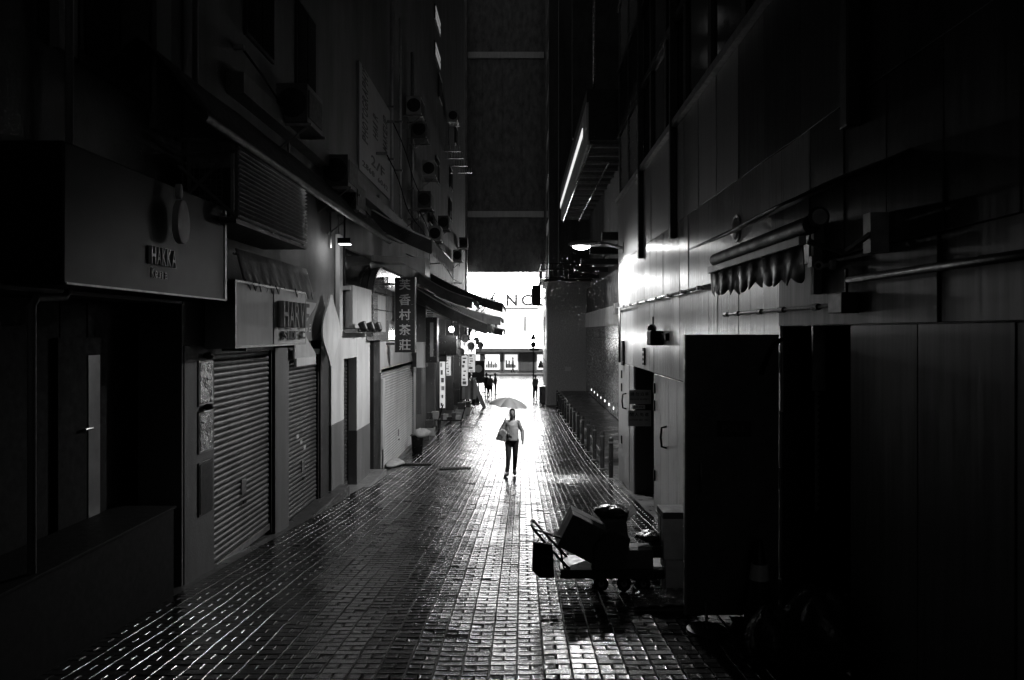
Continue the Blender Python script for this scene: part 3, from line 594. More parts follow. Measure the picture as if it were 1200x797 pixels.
for k, (u0, u1, v0, v1, y, lb) in enumerate(((515.5, 521.5, 478, 414, 35.2, 'narrow glowing shop window strip behind the stooping shopper'), (541, 548, 452, 417, 40.2, 'glowing upright poster case beside the garment rail'), (549, 556.5, 436, 416, 45.0, 'small glowing poster case over the squatting figure'), (523, 528, 440, 418, 33.5, 'short glowing menu case above the parked trolley'))):
    t = thing('poster_case', lb, 'sign', (xat(u0, y), y, zat(v0, y)), 'lit poster cases of the far shops'); part('case', 'steel', t, (xat(u0, y)-.03, xat(u1, y)+.03, y+.03, y+.12, zat(v0, y)-.03, zat(v1, y)+.03)); part('lit_face', 'poster', t, (xat(u0, y), xat(u1, y), y, y+.03, zat(v0, y), zat(v1, y)))
    rr = random.Random(k+40); n_ = 7
    for i in range(n_): zz = zat(v0, y)+(zat(v1, y)-zat(v0, y))*(i+.25)/n_; xx = xat(u0, y)+(xat(u1, y)-xat(u0, y))*rr.uniform(.02, .3); part('print_block', rr.choice(['rag', 'cream', 'white', 'cardw', 'grey']), t, (xx, xx+(xat(u1, y)-xat(u0, y))*rr.uniform(.35, .68), y-.006, y-.001, zz, zz+(zat(v1, y)-zat(v0, y))/n_*rr.uniform(.2, .85)))
    part('hanger', 'steel', t, (XL-.1, xat(u0, y), y+.05, y+.1, zat(v1, y)-.1, zat(v1, y)-.06))
# lit shop bays with shelves of goods
for k, (y0, y1) in enumerate(((31.8, 35.5), (36.1, 39.5), (40.1, 43.5), (44.1, 47.5))):
    t = thing('shop_bay', ['lit shop bay with shelves nearest the box sign', 'lit shop bay behind the stooping shopper', 'lit shop bay beside the leaning white board', 'lit shop bay at the street corner'][k], 'shop', (-4.5, (y0+y1)/2, gz(y1)), 'lit shop bays on the left')
    part('light_panel', 'shopglow', t, (-4.85, -4.8, y0+.1, y1-.1, gz(y0)+1.2, H-.3)); part('floor', 'kerb', t, (-4.85, XL+.05, y0, y1, gz(y1)-.2, gz(y0)+.12))
    for j in range(4): part('shelf', 'white', t, (-4.78, -4.3, y0+.2, y1-.3, gz(y0)+.5+.5*j, gz(y0)+.53+.5*j))
    rr = random.Random(k)
    for j in range(4):
        for i in range(7):
            h_ = rr.uniform(.15, .38); yy = y0+.35+i*(y1-y0-.9)/6; part('packet', rr.choice(['card', 'cream', 'white', 'dark', 'cardw']), t, (-4.7, -4.4, yy, yy+rr.uniform(.18, .32), gz(y0)+.535+.5*j, gz(y0)+.535+.5*j+h_))
cl0 = None
for k, (u, v, y, sz) in enumerate(((497, 470, 27.0, .4), (503, 489, 28.6, .42), (503, 477, 28.6, .36), (540, 474, 37.5, .5), (541, 462, 37.7, .4), (546, 470, 39.5, .46), (547, 460, 39.6, .36), (535, 470, 36.2, .45), (557, 463, 48.5, .5), (557, 456, 48.6, .42))):
    x = xat(u, y); st = k in (2, 4, 6, 9); z = gz(y)+.0 if not st else None
    if st: z = zprev
    t = thing('goods_carton', ['brown carton beside the upright cabinet', 'pale carton at the shop pier carrying a smaller one', 'smaller brown carton on the pale one at the pier', 'pale carton below the light box sign', 'brown carton on top of the pale one below the light box sign', 'pale carton beside the garment rail', 'brown carton on the pale one beside the garment rail', 'pale carton behind the parked trolley', 'brown carton beside the squatting figure', 'pale carton on the brown one beside the squatting figure'][k], 'box', (x, y, z), 'cartons under the far awnings')
    part('body', 'cardw' if k % 2 else 'card', t, (x-sz/2, x+sz/2, y-sz/2, y+sz/2, z+.003, z+sz*.8), bevel=.01); part('tape', 'cream', t, (x-sz/2-.003, x+sz/2+.003, y-.03, y+.03, z+.01, z+sz*.8+.003)); zprev = z+sz*.8+.004
for k, (u, v, y) in enumerate(((536, 402, 31), (545, 396, 33), (552, 405, 35), (558, 399, 37), (563, 404, 39), (540, 412, 34.5))):
    x, z = xat(u, y), zat(v, y); t = thing('hanging_lantern', ['pale ribbed lantern beside the hanging black box sign', 'pale ribbed lantern under the slim upper awning', 'pale ribbed lantern before the light box sign', 'pale ribbed lantern under the pale striped awning', 'pale ribbed lantern nearest the brightest bulb', 'pale ribbed lantern hanging lowest of the six'][k], 'lantern', (x, y, z-.2), 'lanterns under the far awnings')
    MB().lathe((x, y, z-.2), [(.07, 0), (.14, .06), (.17, .14), (.17, .22), (.14, .3), (.07, .36)], 14).build('shade', 'awnl', t, smooth=True); MB().tube([(x, y, z+.16), (x, y, z+.9)], .006, 5).build('cord', 'black', t); MB().tube([(x, y, z-.2), (x, y, z-.36)], .02, 5).build('tassel', 'rag', t)
for k, (u, y, h_) in enumerate(((512, 30.2, .55), (544, 41.5, .5), (567, 50.5, .5))):
    x = xat(u, y); g = gz(y); t = thing('stool', ['low dark stool beside the parked trolley', 'low dark stool below the garment rail', 'low dark stool near the two dark standing people'][k], 'stool', (x, y, g), 'stools outside the far shops'); MB().lathe((x, y, g+h_-.04), [(.17, 0), (.18, .02), (.17, .04)], 14).build('seat', 'darkmetal', t)
    for a in range(4): an = a*math.pi/2+.7; MB().tube([(x+.12*math.cos(an), y+.12*math.sin(an), g+h_-.03), (x+.2*math.cos(an), y+.2*math.sin(an), g)], .015, 5).build('leg', 'steel', t)
for k, (ya, za, yb, zb2, xo_) in enumerate(((9.5, H+3.6, 18.3, H+3.3, .1), (14.5, H+2.4, 24, H+3.6, .25), (18.5, H+4.4, 30, H+3.4, .3), (20, H+5.6, 34, H+4.6, .2), (24, H+3.9, 40, H+2.6, .35))):
    pts = [(XL+xo_+.05*math.sin(i), ya+(yb-ya)*i/14, za+(zb2-za)*i/14-.5*math.sin(math.pi*i/14)) for i in range(15)]; t = thing('slack_cable', ['slack black cable sagging above the bar gutter', 'slack black cable crossing below the pale banner', 'slack black cable looping past the drain pipes', 'slack black cable highest on the stained wall', 'slack black cable looping down to the far awnings'][k], 'cable', pts[0])
    MB().tube(pts, .016, 5).build('cable', 'black', t, smooth=True); part('clip', 'steel', t, (XL, pts[0][0]+.03, ya-.03, ya+.03, za-.03, za+.03)); part('clip', 'steel', t, (XL, pts[-1][0]+.03, yb-.03, yb+.03, zb2-.03, zb2+.03))
def rot2(p, a): return (p[0]*math.cos(a)-p[1]*math.sin(a), p[0]*math.sin(a)+p[1]*math.cos(a))
# goods, trolleys, boards
t = thing('bin', 'black bin on the wet paving topped by a white plastic bag', 'bin', (xat(489, 23.4), 23.4, gz(23.4))); x, y, z = t.location
MB().lathe((x, y, z), [(.13, 0), (.16, .05), (.19, .55), (.2, .56)], 12).build('body', 'black', t, smooth='auto'); part('rim', 'darkmetal', t, (x-.2, x+.2, y-.2, y+.2, z+.55, z+.57))
def blob(label, name, cat, c, r, mat, seed, group=None):
    rr = random.Random(seed); m = MB().ell(c, r, 22, 14); c = Vector(c); ph = [rr.uniform(0, 6) for _ in range(6)]
    for i, p in enumerate(m.v):
        d = p-c; a = math.atan2(d.y, d.x); f = 1+.13*math.sin(3*a+ph[0]+d.z*9)+.09*math.sin(7*a+ph[1])*math.sin(d.z*14+ph[2])+.05*math.sin(13*a+ph[3]+d.z*20)+rr.uniform(-.02, .02)
        q = c+Vector((d.x*f, d.y*f, d.z*(1 if d.z < 0 else f))); q.z = max(q.z, c.z-r[2]*.8); m.v[i] = q
    o = m.build(name, mat, smooth=True); return tag(o, label, cat, group)
blob('crumpled white plastic bag lying on the black bin', 'plastic_bag', 'bag', (x+.12, y-.06, z+.62), (.27, .2, .15), 'bagw', 1)
blob('crumpled pale rag on the step below the white shutter', 'rag_heap', 'rag', (-3.45, 20.4, gz(20.4)+.06), (.22, .5, .08), 'bagw', 4)
def stand(label, x, y, w_, d_, h_, mat, topmat, goods, seed):
    t = thing('goods_trolley', label, 'trolley', (x, y, gz(y))); g = gz(y); rr = random.Random(seed)
    part('deck', topmat, t, (x-w_/2, x+w_/2, y-d_/2, y+d_/2, g+h_-.04, g+h_), bevel=.008)
    for sx in (-1, 1):
        for sy in (-1, 1): MB().tube([(x+sx*(w_/2-.05), y+sy*(d_/2-.05), g+.0), (x+sx*(w_/2-.05), y+sy*(d_/2-.05), g+h_-.04)], .02, 6).build('leg', mat, t)
    MB().tube([(x+w_/2-.03, y-d_/2+.04, g+h_), (x+w_/2+.12, y-d_/2+.04, g+h_+.55), (x+w_/2+.12, y+d_/2-.04, g+h_+.55), (x+w_/2-.03, y+d_/2-.04, g+h_)], .018, 6).build('handle', mat, t)
    out = []
    for i in range(goods):
        gw, gh = rr.uniform(.16, .3), rr.uniform(.1, .3); xx = x-w_/2+.12+(w_-.3)*i/max(1, goods-1)
        b_ = thing('goods_box', 'small carton number %d along the deck' % (i+1), 'box', (xx, y, g+h_), 'cartons on the trolley')
        b_['label'] = '%s carton on %s' % (['flat dark', 'tall pale', 'squat grey', 'open brown', 'small taped'][i % 5], label); part('body', ['card', 'cardw', 'dark', 'card', 'cream'][i % 5], b_, (xx-gw/2, xx+gw/2, y-.16, y+.16, g+h_, g+h_+gh), bevel=.006); part('tape', 'steel', b_, (xx-gw/2-.002, xx+gw/2+.002, y-.02, y+.02, g+h_+.01, g+h_+gh+.002))
stand('dark trolley parked outside the lit shop bays', xat(528, 31.5), 31.5, 1.0, .6, .42, 'darkmetal', 'darkmetal', 5, 3)
stand('dark stool-high stand beside the shop pier', xat(508, 29.5), 29.5, .5, .5, .6, 'darkmetal', 'card', 2, 5)
t = thing('leaning_board', 'white board leaning beside the seated figure', 'board', (xat(561, 44), 44, gz(44))); x, y, z = t.location; MB().prism([(x-.55, y, z+1.75), (x-.25, y, z+1.75), (x+.45, y, z), (x+.2, y, z)], (0, .05, 0)).build('panel', 'white', t); MB().tube([(x-.5, y+.1, z+1.5), (x-.5, y+.5, z)], .02, 5).build('prop', 'steel', t)
t = thing('poster_stand', 'black poster stand with round pale emblem before the far shop windows', 'sign', (xat(561, 47), 47, gz(47))); x, y, z = t.location
part('panel', 'blacksign', t, (x-.42, x+.35, y, y+.06, z+1.3, z+2.7), bevel=.01); MB().lathe((x-.02, y-.012, z+2.2), [(.24, 0), (.24, .012)], 18, (0,1,0)).build('emblem', 'cream', t); MB().tube([(x, y+.03, z), (x, y+.03, z+1.3)], .04, 8).build('post', 'darkmetal', t); MB().tube([(x-.3, y+.03, z+2.7), (x-.2, y, z+3.15), (x+.35, y-.1, z+3.05), (x+.42, y-.1, z+2.8)], .03, 6).build('gooseneck_lamp', 'darkmetal', t, smooth=True); part('foot', 'darkmetal', t, (x-.3, x+.3, y-.2, y+.25, z, z+.04))
t = thing('garment_rail', 'rail of pale garments hanging outside the far lit shop', 'rail', (xat(550, 41), 41, gz(41))); x, y, z = t.location
for sx in (-.35, .35): MB().tube([(x+sx, y, z), (x+sx, y, z+1.9)], .018, 6).build('upright', 'steel', t)
MB().tube([(x-.4, y, z+1.88), (x+.4, y, z+1.88)], .018, 6).build('rail_bar', 'steel', t)
for i in range(5):
    xx = x-.3+.15*i; MB().prism([(xx-.06, y-.2, z+1.75), (xx, y-.2, z+1.84), (xx+.07, y-.2, z+1.72), (xx+.09, y-.2, z+.75), (xx-.09, y-.2, z+.7)], (0, .4, .02)).build('garment', ['white', 'cream', 'white', 'rag', 'white'][i], t, bevel=.01)

# ================================================================ right building (steel clad)
b = thing('steel_clad_building', 'tall steel clad building lining the right side of the alley', 'building', (5, 8, gz(8)))
XB = XR+.03
part('core_wall', 'darkmetal', b, (XB, 9, -18, 5.25, gz(5)-1, 24), (XB, 9, 5.25, 6.7, H+.05, 24), (XB, 9, 6.7, 13.1, gz(13)-.5, 24), (XB, 9, 13.1, 15.5, H-.71, 24), (XB, 9, 15.5, 17.85, gz(18)-.5, 24))
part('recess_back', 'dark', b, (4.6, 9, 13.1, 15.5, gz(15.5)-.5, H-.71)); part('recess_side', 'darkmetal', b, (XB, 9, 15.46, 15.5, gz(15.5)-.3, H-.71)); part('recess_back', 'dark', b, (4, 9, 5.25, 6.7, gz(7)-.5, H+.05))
m = MB(); rows = []      # rounded far corner
for i in range(9):
    a = math.pi/2*i/8; x_, y_ = XR+.35-.35*math.cos(a), 17.9+.35*math.sin(a); rows.append([(x_, y_, gz(18.4)-.3), (x_, y_, H+1.6), (x_, y_, H+3.05), (x_, y_, 24)])
m.sheet(rows, Vector((-.03,0,0))); m.build('rounded_corner', 'clad', b, smooth=True); part('end_wall', 'grey', b, (XR+.35, 9, 17.85, 18.22, gz(18)-.5, 24))
def panels(y0, y1, z0, z1, n, mat, nm='panel', sk=None):
    wd_ = (y1-y0)/n
    for i in range(n):
        MB().obox(((XR+XB)/2-random.uniform(0, .003), y0+(i+.5)*wd_, (z0+z1)/2), ((XB-XR)/2, 0, 0), (random.gauss(0, .006)*wd_, wd_/2-.004, 0), (random.gauss(0, .002), 0, (z1-z0)/2-.004)).build(nm, mat, b, bevel=.003)
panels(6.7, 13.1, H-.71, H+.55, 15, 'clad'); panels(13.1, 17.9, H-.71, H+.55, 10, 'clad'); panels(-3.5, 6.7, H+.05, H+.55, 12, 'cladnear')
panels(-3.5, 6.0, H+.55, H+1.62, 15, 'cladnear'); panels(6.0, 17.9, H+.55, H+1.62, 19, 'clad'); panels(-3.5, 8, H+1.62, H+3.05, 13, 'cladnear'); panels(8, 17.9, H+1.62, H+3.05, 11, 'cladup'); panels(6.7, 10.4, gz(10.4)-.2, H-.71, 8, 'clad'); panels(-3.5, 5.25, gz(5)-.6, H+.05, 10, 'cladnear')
panels(15.5, 16.05, gz(16)-.2, H-.71, 2, 'clad'); panels(17.35, 17.9, gz(18)-.2, H-.71, 2, 'clad')
part('ledge', 'steel', b, (XR-.08, XB, -3.5, 17.9, H+3.05, H+3.15))
for k, (za, zb_) in enumerate(((H+3.15, H+4.6), (H+4.7, H+6.1), (H+6.2, H+7.6), (H+7.7, H+9.6), (H+9.7, H+12), (H+12.1, H+15))):
    part('ledge', 'darkmetal', b, (XR-.05, XB, -3.5, 17.9, zb_, zb_+.1))
    yy = 17.6
    while yy > 4:
        part('mullion', 'darkmetal', b, (XR-.03, XB, yy-.16, yy, za, zb_))
        if yy > 15.5:
            n = 16
            for i in range(n): MB().obox((XR+.0, yy-.16-.62, za+.06+(zb_-za-.1)*i/n), (.03, 0, -.02), (0, .6, 0), (.004, 0, .006)).build('louvre_blade', 'black', b)
        else: part('window_pane', 'glass', b, (XR+.01, XB, yy-1.38, yy-.18, za+.02, zb_-.02))
        yy -= 1.4
for (ya, yb) in ((13.85, 14.75), (10.95, 11.5), (4.95, 5.35)): part('fin', 'darkmetal', b, (XR-.10, XR-.002, (ya+yb)/2-.06, (ya+yb)/2+.06, H+1.4, 24), bevel=.01)
# steel door with handle
def steel_door(label, y0, y1, hy, nleaf, zt):
    t = thing('steel_door', label, 'door', (XR, (y0+y1)/2, gz(y1)))
    for i in range(nleaf):
        wd_ = (y1-y0)/nleaf; part('leaf', 'clad', t, (XR-.012, XB, y0+i*wd_+.005, y0+(i+1)*wd_-.005, gz(y1)+.02, zt-.005), bevel=.004)
    zh = zt-.95 if nleaf > 1 else zt-.8
    MB().tube([(XR-.01, hy, zh+.17), (XR-.09, hy, zh+.15), (XR-.11, hy-.02, zh), (XR-.09, hy, zh-.15), (XR-.01, hy, zh-.17)], .018, 8).build('handle', 'black', t, smooth=True)
    for z in (zt-.25, zt-.55, zt-1.75): part('hinge', 'black', t, (XR-.035, XR-.012, y1-.14, y1-.06, z-.09, z+.09))
    return t
steel_door('brushed steel double door with black loop handle beside the dark recess', 10.45, 13.05, 11.9, 4, H-.72)
steel_door('narrow steel door with black loop handle beyond the dark recess', 16.08, 17.32, 16.5, 1, H-.72)
t = thing('door_notice', 'small black keypad box beside the narrow steel door', 'box', (XR, 16.9, H-.6)); part('body', 'black', t, (XR-.06, XR-.014, 16.75, 17.0, H-.75, H-.2))
# notices on the recess side wall
YS = 15.45
for k, (u0, v0, u1, v1, tx) in enumerate(((737, 457, 763, 473.5, ('請勿泊車', 'PRIVATE PROPERTY')), (736, 481, 763, 499.5, ('閒人免進', 'AUTHORISED ONLY')), (741, 474.6, 756, 479.5, ('CCTV',)))):
    t = thing('notice', ['upper grey notice with a pale frame in the dark recess', 'lower grey notice with a pale frame in the dark recess', 'thin strip notice between the two framed notices'][k], 'sign', (xat(u0, YS), YS, zat(v1, YS)))
    x0, x1, z0_, z1_ = xat(u0, YS), xat(u1, YS), zat(v1, YS), zat(v0, YS); part('frame', 'letterl', t, (x0, x1, YS-.012, YS, z0_, z1_)); part('plate', 'cream', t, (x0+.015, x1-.015, YS-.016, YS-.012, z0_+.015, z1_-.015))
    for j, s_ in enumerate(tx):
        wl = (x1-x0-.06)/len(s_); letters(s_, (x0+.03, YS-.0165, z1_-(.12 if j == 0 else .21) if k < 2 else z0_+.025), (1,0,0), (0,0,1), wl*.8, (.075 if j == 0 else .035) if k < 2 else .04, .002, 'letterd', t, gap=.25, name='lettering', join=True)
# pipe along the wall
t = thing('wall_conduit', 'long thin conduit clipped along the steel cladding with a vertical branch', 'pipe', (XR, 12, H+.55))
MB().tube([(XR-.06, 17.95, H+.56), (XR-.06, 6.9, H+.56)], .018, 8).build('pipe', 'bright', t, smooth=True); MB().tube([(XR-.07, 17.2, H+.56), (XR-.07, 17.2, H-.7)], .03, 8).build('branch_pipe', 'darkmetal', t, smooth=True); part('junction_box', 'darkmetal', t, (XR-.12, XR-.01, 17.75, 17.95, H+.42, H+.68))
for i in range(10): part('clip', 'darkmetal', t, (XR-.085, XR-.003, 7.5+i, 7.56+i, H+.535, H+.585))
t = thing('alarm_lamp', 'black wall mounted beacon box above the steel door', 'lamp', (XR-.1, 12.6, H+.0)); y = 12.3
part('back_box', 'black', t, (XR-.22, XR-.005, y-.12, y+.25, H-.22, H+.02), bevel=.02); MB().ell((XR-.14, y+.2, H+.05), (.08, .08, .08)).build('dome', 'glass', t, smooth=True); MB().tube([(XR-.14, y+.1, H+.02), (XR-.14, y+.1, H+.25)], .012, 6).build('aerial', 'black', t); part('side_tab', 'black', t, (XR-.06, XR-.004, y-.55, y-.2, H-.14, H-.02))
t = thing('door_buzzer', 'slim black entry buzzer with three buttons on the cladding', 'panel', (XR, 14.1, H-.55)); part('plate', 'black', t, (XR-.03, XR-.005, 14.0, 14.2, H-.62, H-.3))
for i in range(3): part('button', 'letterl', t, (XR-.035, XR-.03, 14.06, 14.14, H-.58+.09*i, H-.54+.09*i))
# near open dark door
t = thing('open_door', 'tall black door leaf standing open into the alley with a steel pull handle', 'door', (1.9, 6.67, gz(6.67)))
YD = 6.67; xa, xb = 1.46, XR-.02; zb_, zt_ = gz(YD)+.03, zat(392, YD)
part('leaf', pmat('black_door_paint', .11, .4, var=.3, scale=5, bump=.08, bscale=80, rvar=.08), t, (xa, xb, YD, YD+.05, zb_, zt_), bevel=.003); part('edge_trim', 'steel', t, (xa-.018, xa-.001, YD-.004, YD+.054, zb_, zt_))
hx = xat(820, YD); MB().tube([(hx, YD, zat(540, YD)), (hx, YD-.05, zat(543, YD)), (hx, YD-.05, zat(573, YD)), (hx, YD, zat(576, YD))], .009, 8).build('handle', 'steel', t, smooth=True)
for v in (425, 560, 690): MB().tube([(xb+.008, YD-.01, zat(v+12, YD)), (xb+.008, YD-.01, zat(v-12, YD))], .012, 8).build('hinge', 'steel', t)
part('door_plate', 'blacksign', t, (xat(840, YD), xat(880, YD), YD-.006, YD, zat(512, YD), zat(493, YD))); letters('PULL', (xat(846, YD), YD-.007, zat(506, YD)), (1,0,0), (0,0,1), .045, .06, .002, 'letterm', t, gap=.3, name='lettering', join=True)
MB().tube([(xat(915, YD), YD-.03, zat(397, YD)), (xat(903, YD), YD-.08, zat(405, YD)), (xat(895, YD), YD-.1, zat(420, YD)), (xat(890, YD), YD-.06, zat(438, YD))], .018, 8).build('door_closer', 'black', t, smooth=True)
t = thing('brush_strip', 'pale serrated plastic strip hanging at the edge of the black doorway', 'strip', (XR, 6.1, gz(6)))
m = MB(); ys, zA, zB = 5.95, zat(600, 5.95), zat(458, 5.95); pts = [(XR+.02, ys, zB)]; n = 18
for i in range(n): pts += [(XR+.06, ys, zB-(zB-zA)*(i+.3)/n), (XR+.035, ys, zB-(zB-zA)*(i+.9)/n)]
pts += [(XR+.02, ys, zA)]; m.prism(pts, (0, .01, 0)); m.build('strip', 'rag', t); part('hanger', 'steel', t, (XR, XR+.1, ys-.01, ys+.02, zB, H+.05))
# right awning
t = thing('retracted_awning', 'retracted black awning with scalloped fringe on the steel clad wall', 'awning', (2, 6, H+.6))
YA, YB, xo = 4.75, 7.1, 1.78
rws = [[(xo-.16+(XR-xo+.16)*j/5, YA-.3+(YB-YA+.5)*i/8, H+.80+.30*(j/5)+.01*math.sin(i+j)) for j in range(6)] for i in range(9)]
MB().sheet(rws, .02).build('cover', 'awn', t, smooth=True); MB().tube([(xo+.05, YA, H+.68), (xo+.05, YB, H+.68)], .06, 12).build('cloth_roll', 'awn', t, smooth='auto'); part('front_bar', 'cream', t, (xo-.03, xo+.02, YA, YB, H+.55, H+.61), bevel=.008)
m = MB(); q = 96; rws = [[], [], []]
for i in range(q+1):
    y = YA+(YB-YA)*i/q; wv = .008*math.sin(i*.55)+.006*math.sin(i*.21+1); e = .05*abs(math.sin(math.pi*i/8))+.012*math.sin(i*.13)
    rws[0].append((xo, y, H+.56)); rws[1].append((xo+wv, y, H+.44)); rws[2].append((xo+wv*1.8, y, H+.37-e))
m.sheet(rws, Vector((.004, 0, 0)))
m.build('fringe', 'awn', t, smooth=True)
MB().lathe((xo+.08, YA-.06, H+.72), [(.05, 0), (.07, .02), (.05, .05)], 12, (0,1,0)).build('gear', 'steel', t); MB().tube([(xo+.02, YA-.02, H+.57), (xo+.25, YA-.02, H+.5), (XR-.02, YA-.02, H+.68)], .02, 6).build('arm', 'steel', t); part('bracket', 'steel', t, (XR-.12, XR-.003, YA-.05, YA+.05, H+.5, H+.75))
for y in (YB-.1,): MB().tube([(xo, y, H+.58), (xo+.3, y, H+.5), (XR-.02, y, H+.7)], .02, 6).build('arm', 'darkmetal', t)
yv = yat(858, XR-.05); t = thing('wall_vent', 'pale round vent cowl on the cladding above the retracted awning', 'vent', (XR, yv, zat(268, yv))); MB().ell((XR-.005, yv, zat(268, yv)), (.05, .13, .12), 18, 12).build('cowl', 'letterl', t, smooth=True); MB().lathe((XR-.004, yv, zat(268, yv)), [(.15, 0), (.15, .01)], 20, (-1,0,0)).build('flange', 'steel', t)
t = thing('support_post', 'pale upright bracket post beside the retracted awning', 'post', (XR-.06, 5.1, H+.25)); y = yat(955, XR-.05); part('channel', 'rag', t, (XR-.07, XR-.003, y-.03, y+.03, zat(345, y), zat(262, y)), bevel=.004); part('clamp', 'steel', t, (XR-.09, XR-.07, y-.04, y+.04, H+.5, H+.58))
t = thing('security_camera', 'small white bullet camera on the steel wall beside the retracted awning', 'camera', (XR-.1, 5.5, H+.45)); y = yat(962, XR-.12); z = zat(312, y)
MB().lathe((XR-.16, y-.06, z), [(.025, 0), (.034, .01), (.032, .1), (.02, .13)], 14, (.35, .9, .1)).build('body', 'white', t, smooth='auto'); MB().lathe((XR-.163, y-.066, z), [(.018, 0), (.018, .004)], 12, (.35, .9, .1)).build('lens', 'black', t); MB().tube([(XR-.12, y+.02, z+.0), (XR-.04, y+.05, z+.015)], .016, 8).build('arm', 'white', t); MB().lathe((XR-.002, y+.05, z+.015), [(.04, 0), (.035, .03)], 12, (-1,0,0)).build('mount', 'white', t)
t = thing('conduit_run', 'dark conduit with couplings ending in a square junction box', 'pipe', (XR-.05, 6, H+.15)); ya, yb = yat(985, XR-.05), yat(850, XR-.05); zz = zat(361, 6.0)
MB().tube([(XR-.05, ya, zz), (XR-.05, yb, zz)], .014, 8).build('pipe', 'darkmetal', t)
for f in (.15, .4, .6, .85, .99): y = ya+(yb-ya)*f; MB().tube([(XR-.05, y-.06, zz), (XR-.05, y+.06, zz)], .026, 8).build('coupling', 'darkmetal', t)
part('junction_box', 'darkmetal', t, (XR-.12, XR-.003, ya-.18, ya+.05, zz-.06, zz+.08), bevel=.006); MB().tube([(XR-.03, ya-.05, zz+.08), (XR-.03, ya-.05, zz+.25)], .012, 6).build('riser', 'darkmetal', t)
tag(MB().tube([(XR-.04, 5.2, H+.36), (XR-.04, 2.0, H+.34)], .025, 8).build('dark_rail', 'darkmetal', smooth=True), 'dark rail running along the nearest steel panels', 'rail')

# ---- street lamp
t = thing('street_lamp', 'glowing cobra head street lamp reaching from the rounded steel corner', 'lamp', (1.5, 17.0, H+1.95))
LX, LY, LZ = 1.42, 17.0, zat(289, 17)
sh = MB().ell((LX, LY, LZ+.05), (.38, .16, .10), 20, 12); sh.v = [Vector((p.x + .0, p.y, max(p.z, LZ+.012))) for p in sh.v]; sh.build('housing', 'grey', t, smooth=True)
gl = MB().ell((LX-.08, LY, LZ+.012), (.2, .13, .085), 18, 10); gl.v = [Vector((p.x, p.y, min(p.z, LZ+.010))) for p in gl.v]; gl.build('lens', 'lampglow', t, smooth=True)
MB().tube([(LX+.3, LY, LZ+.06), (LX+.5, LY, LZ+.05), (XR, LY+.05, LZ-.03)], [.05, .04, .035], 10).build('arm', 'steel', t, smooth=True); part('wall_plate', 'steel', t, (XR-.03, XR-.006, LY-.05, LY+.15, LZ-.15, LZ+.1))
LAMP = point('lamp_light', (LX-.08, LY, LZ-.11), 1200, .1, t, 168, (0, 0, 0))
# ---- gantry canopy
t = thing('gantry_canopy', 'projecting boxed canopy with ribbed underside high beyond the steel corner', 'canopy', (2, 24, H+4.6))
gx0, gx1, gy0, gy1, g0, g1 = 1.58, 2.75, 18.4, 31, H+4.6, H+5.65
part('end_panel', 'darkmetal', t, (gx0+.05, gx1, gy0, gy0+.08, g0+.1, g1)); part('top', 'darkmetal', t, (gx0, gx1, gy0, gy1, g1, g1+.3)); part('fascia', 'white', t, (gx0, gx0+.06, gy0+.08, gy1, g0+.45, g1)); part('fascia_lower', 'cream', t, (gx0+.02, gx0+.08, gy0+.08, gy1, g0, g0+.42)); part('glow_strip', 'gantryglow', t, (gx0-.012, gx0-.002, gy0+1.2, gy1, g0+.5, g0+.72)); part('ceiling', 'darkmetal', t, (gx0+.08, gx1, gy0+.08, gy1, g0+.12, g0+.18))  # glowing strip added so the fascia reads as lit
MB().tube([(gx0+.12, gy0, g0), (gx0+.12, gy1, g0)], .03, 8).build('rail', 'bright', t, smooth=True); MB().tube([(gx1-.4, gy0+2, g0), (gx1-.4, gy1, g0)], .03, 8).build('rail', 'bright', t, smooth=True)
for i in range(14): part('rib', 'steel', t, (gx0+.1, gx1, gy0+.4+.92*i, gy0+.48+.92*i, g0+.02, g0+.1))
tag(MB().tube([(xat(696, 18.6), 18.6, g1+.3), (xat(696, 18.6), 18.6, 24)], .04, 8).build('riser_pipe', 'bright', smooth=True), 'thin bright wet pipe rising from the boxed canopy', 'pipe')

# ================================================================ forecourt, bollards, stone column on the right
o = struct(MB().box(2.35, 3.9, 21.5, 45.9, gz(46)-.3, gz(22)+.10).build('forecourt', 'concrete', loc=(3, 30, gz(30)), bevel=.03))
b = thing('forecourt_wall', 'low tiled wall with round floor lights behind the bollards', 'wall', (4, 35, gz(35)))
part('core', 'dark', b, (3.93, 4.3, 18.3, 46, gz(46)-.4, H+2.6))
zr0 = gz(22)+.12; rr = random.Random(4)
for r_ in range(7):
    for i in range(13):
        y0 = 29+1.3*i+(.6 if r_ % 2 else 0); part('tile', 'tile', b, (3.9-rr.uniform(0, .012), 3.93, y0+.015, y0+1.28, zr0+.55*r_+.012, zr0+.55*r_+.54))
part('band', 'white', b, (3.86, 3.93, 29, 46, zr0+3.86, zr0+4.7)); 
for i in range(7): MB().lathe((3.9, 32+1.7*i, zr0+.33), [(.06, 0), (.06, .02)], 10, (-1,0,0)).build('floor_light', 'spot', b)
bl0 = None
LB = ['bollard nearest the narrow steel door'] + ['dark round bollard, %s along the row from the steel door' % s_ for s_ in ('second', 'third', 'fourth', 'fifth', 'sixth', 'seventh', 'eighth', 'ninth', 'tenth', 'eleventh', 'twelfth', 'thirteenth', 'fourteenth')]
bm_ = MB().lathe((0,0,0), [(.055, -.1), (.055, .93), (.05, .96), (.02, .985)], 14); cap_ = MB().lathe((0,0,0), [(.062, .84), (.062, .88)], 14); ft_ = MB().lathe((0,0,0), [(.09, -.05), (.09, .02), (.06, .03)], 14)
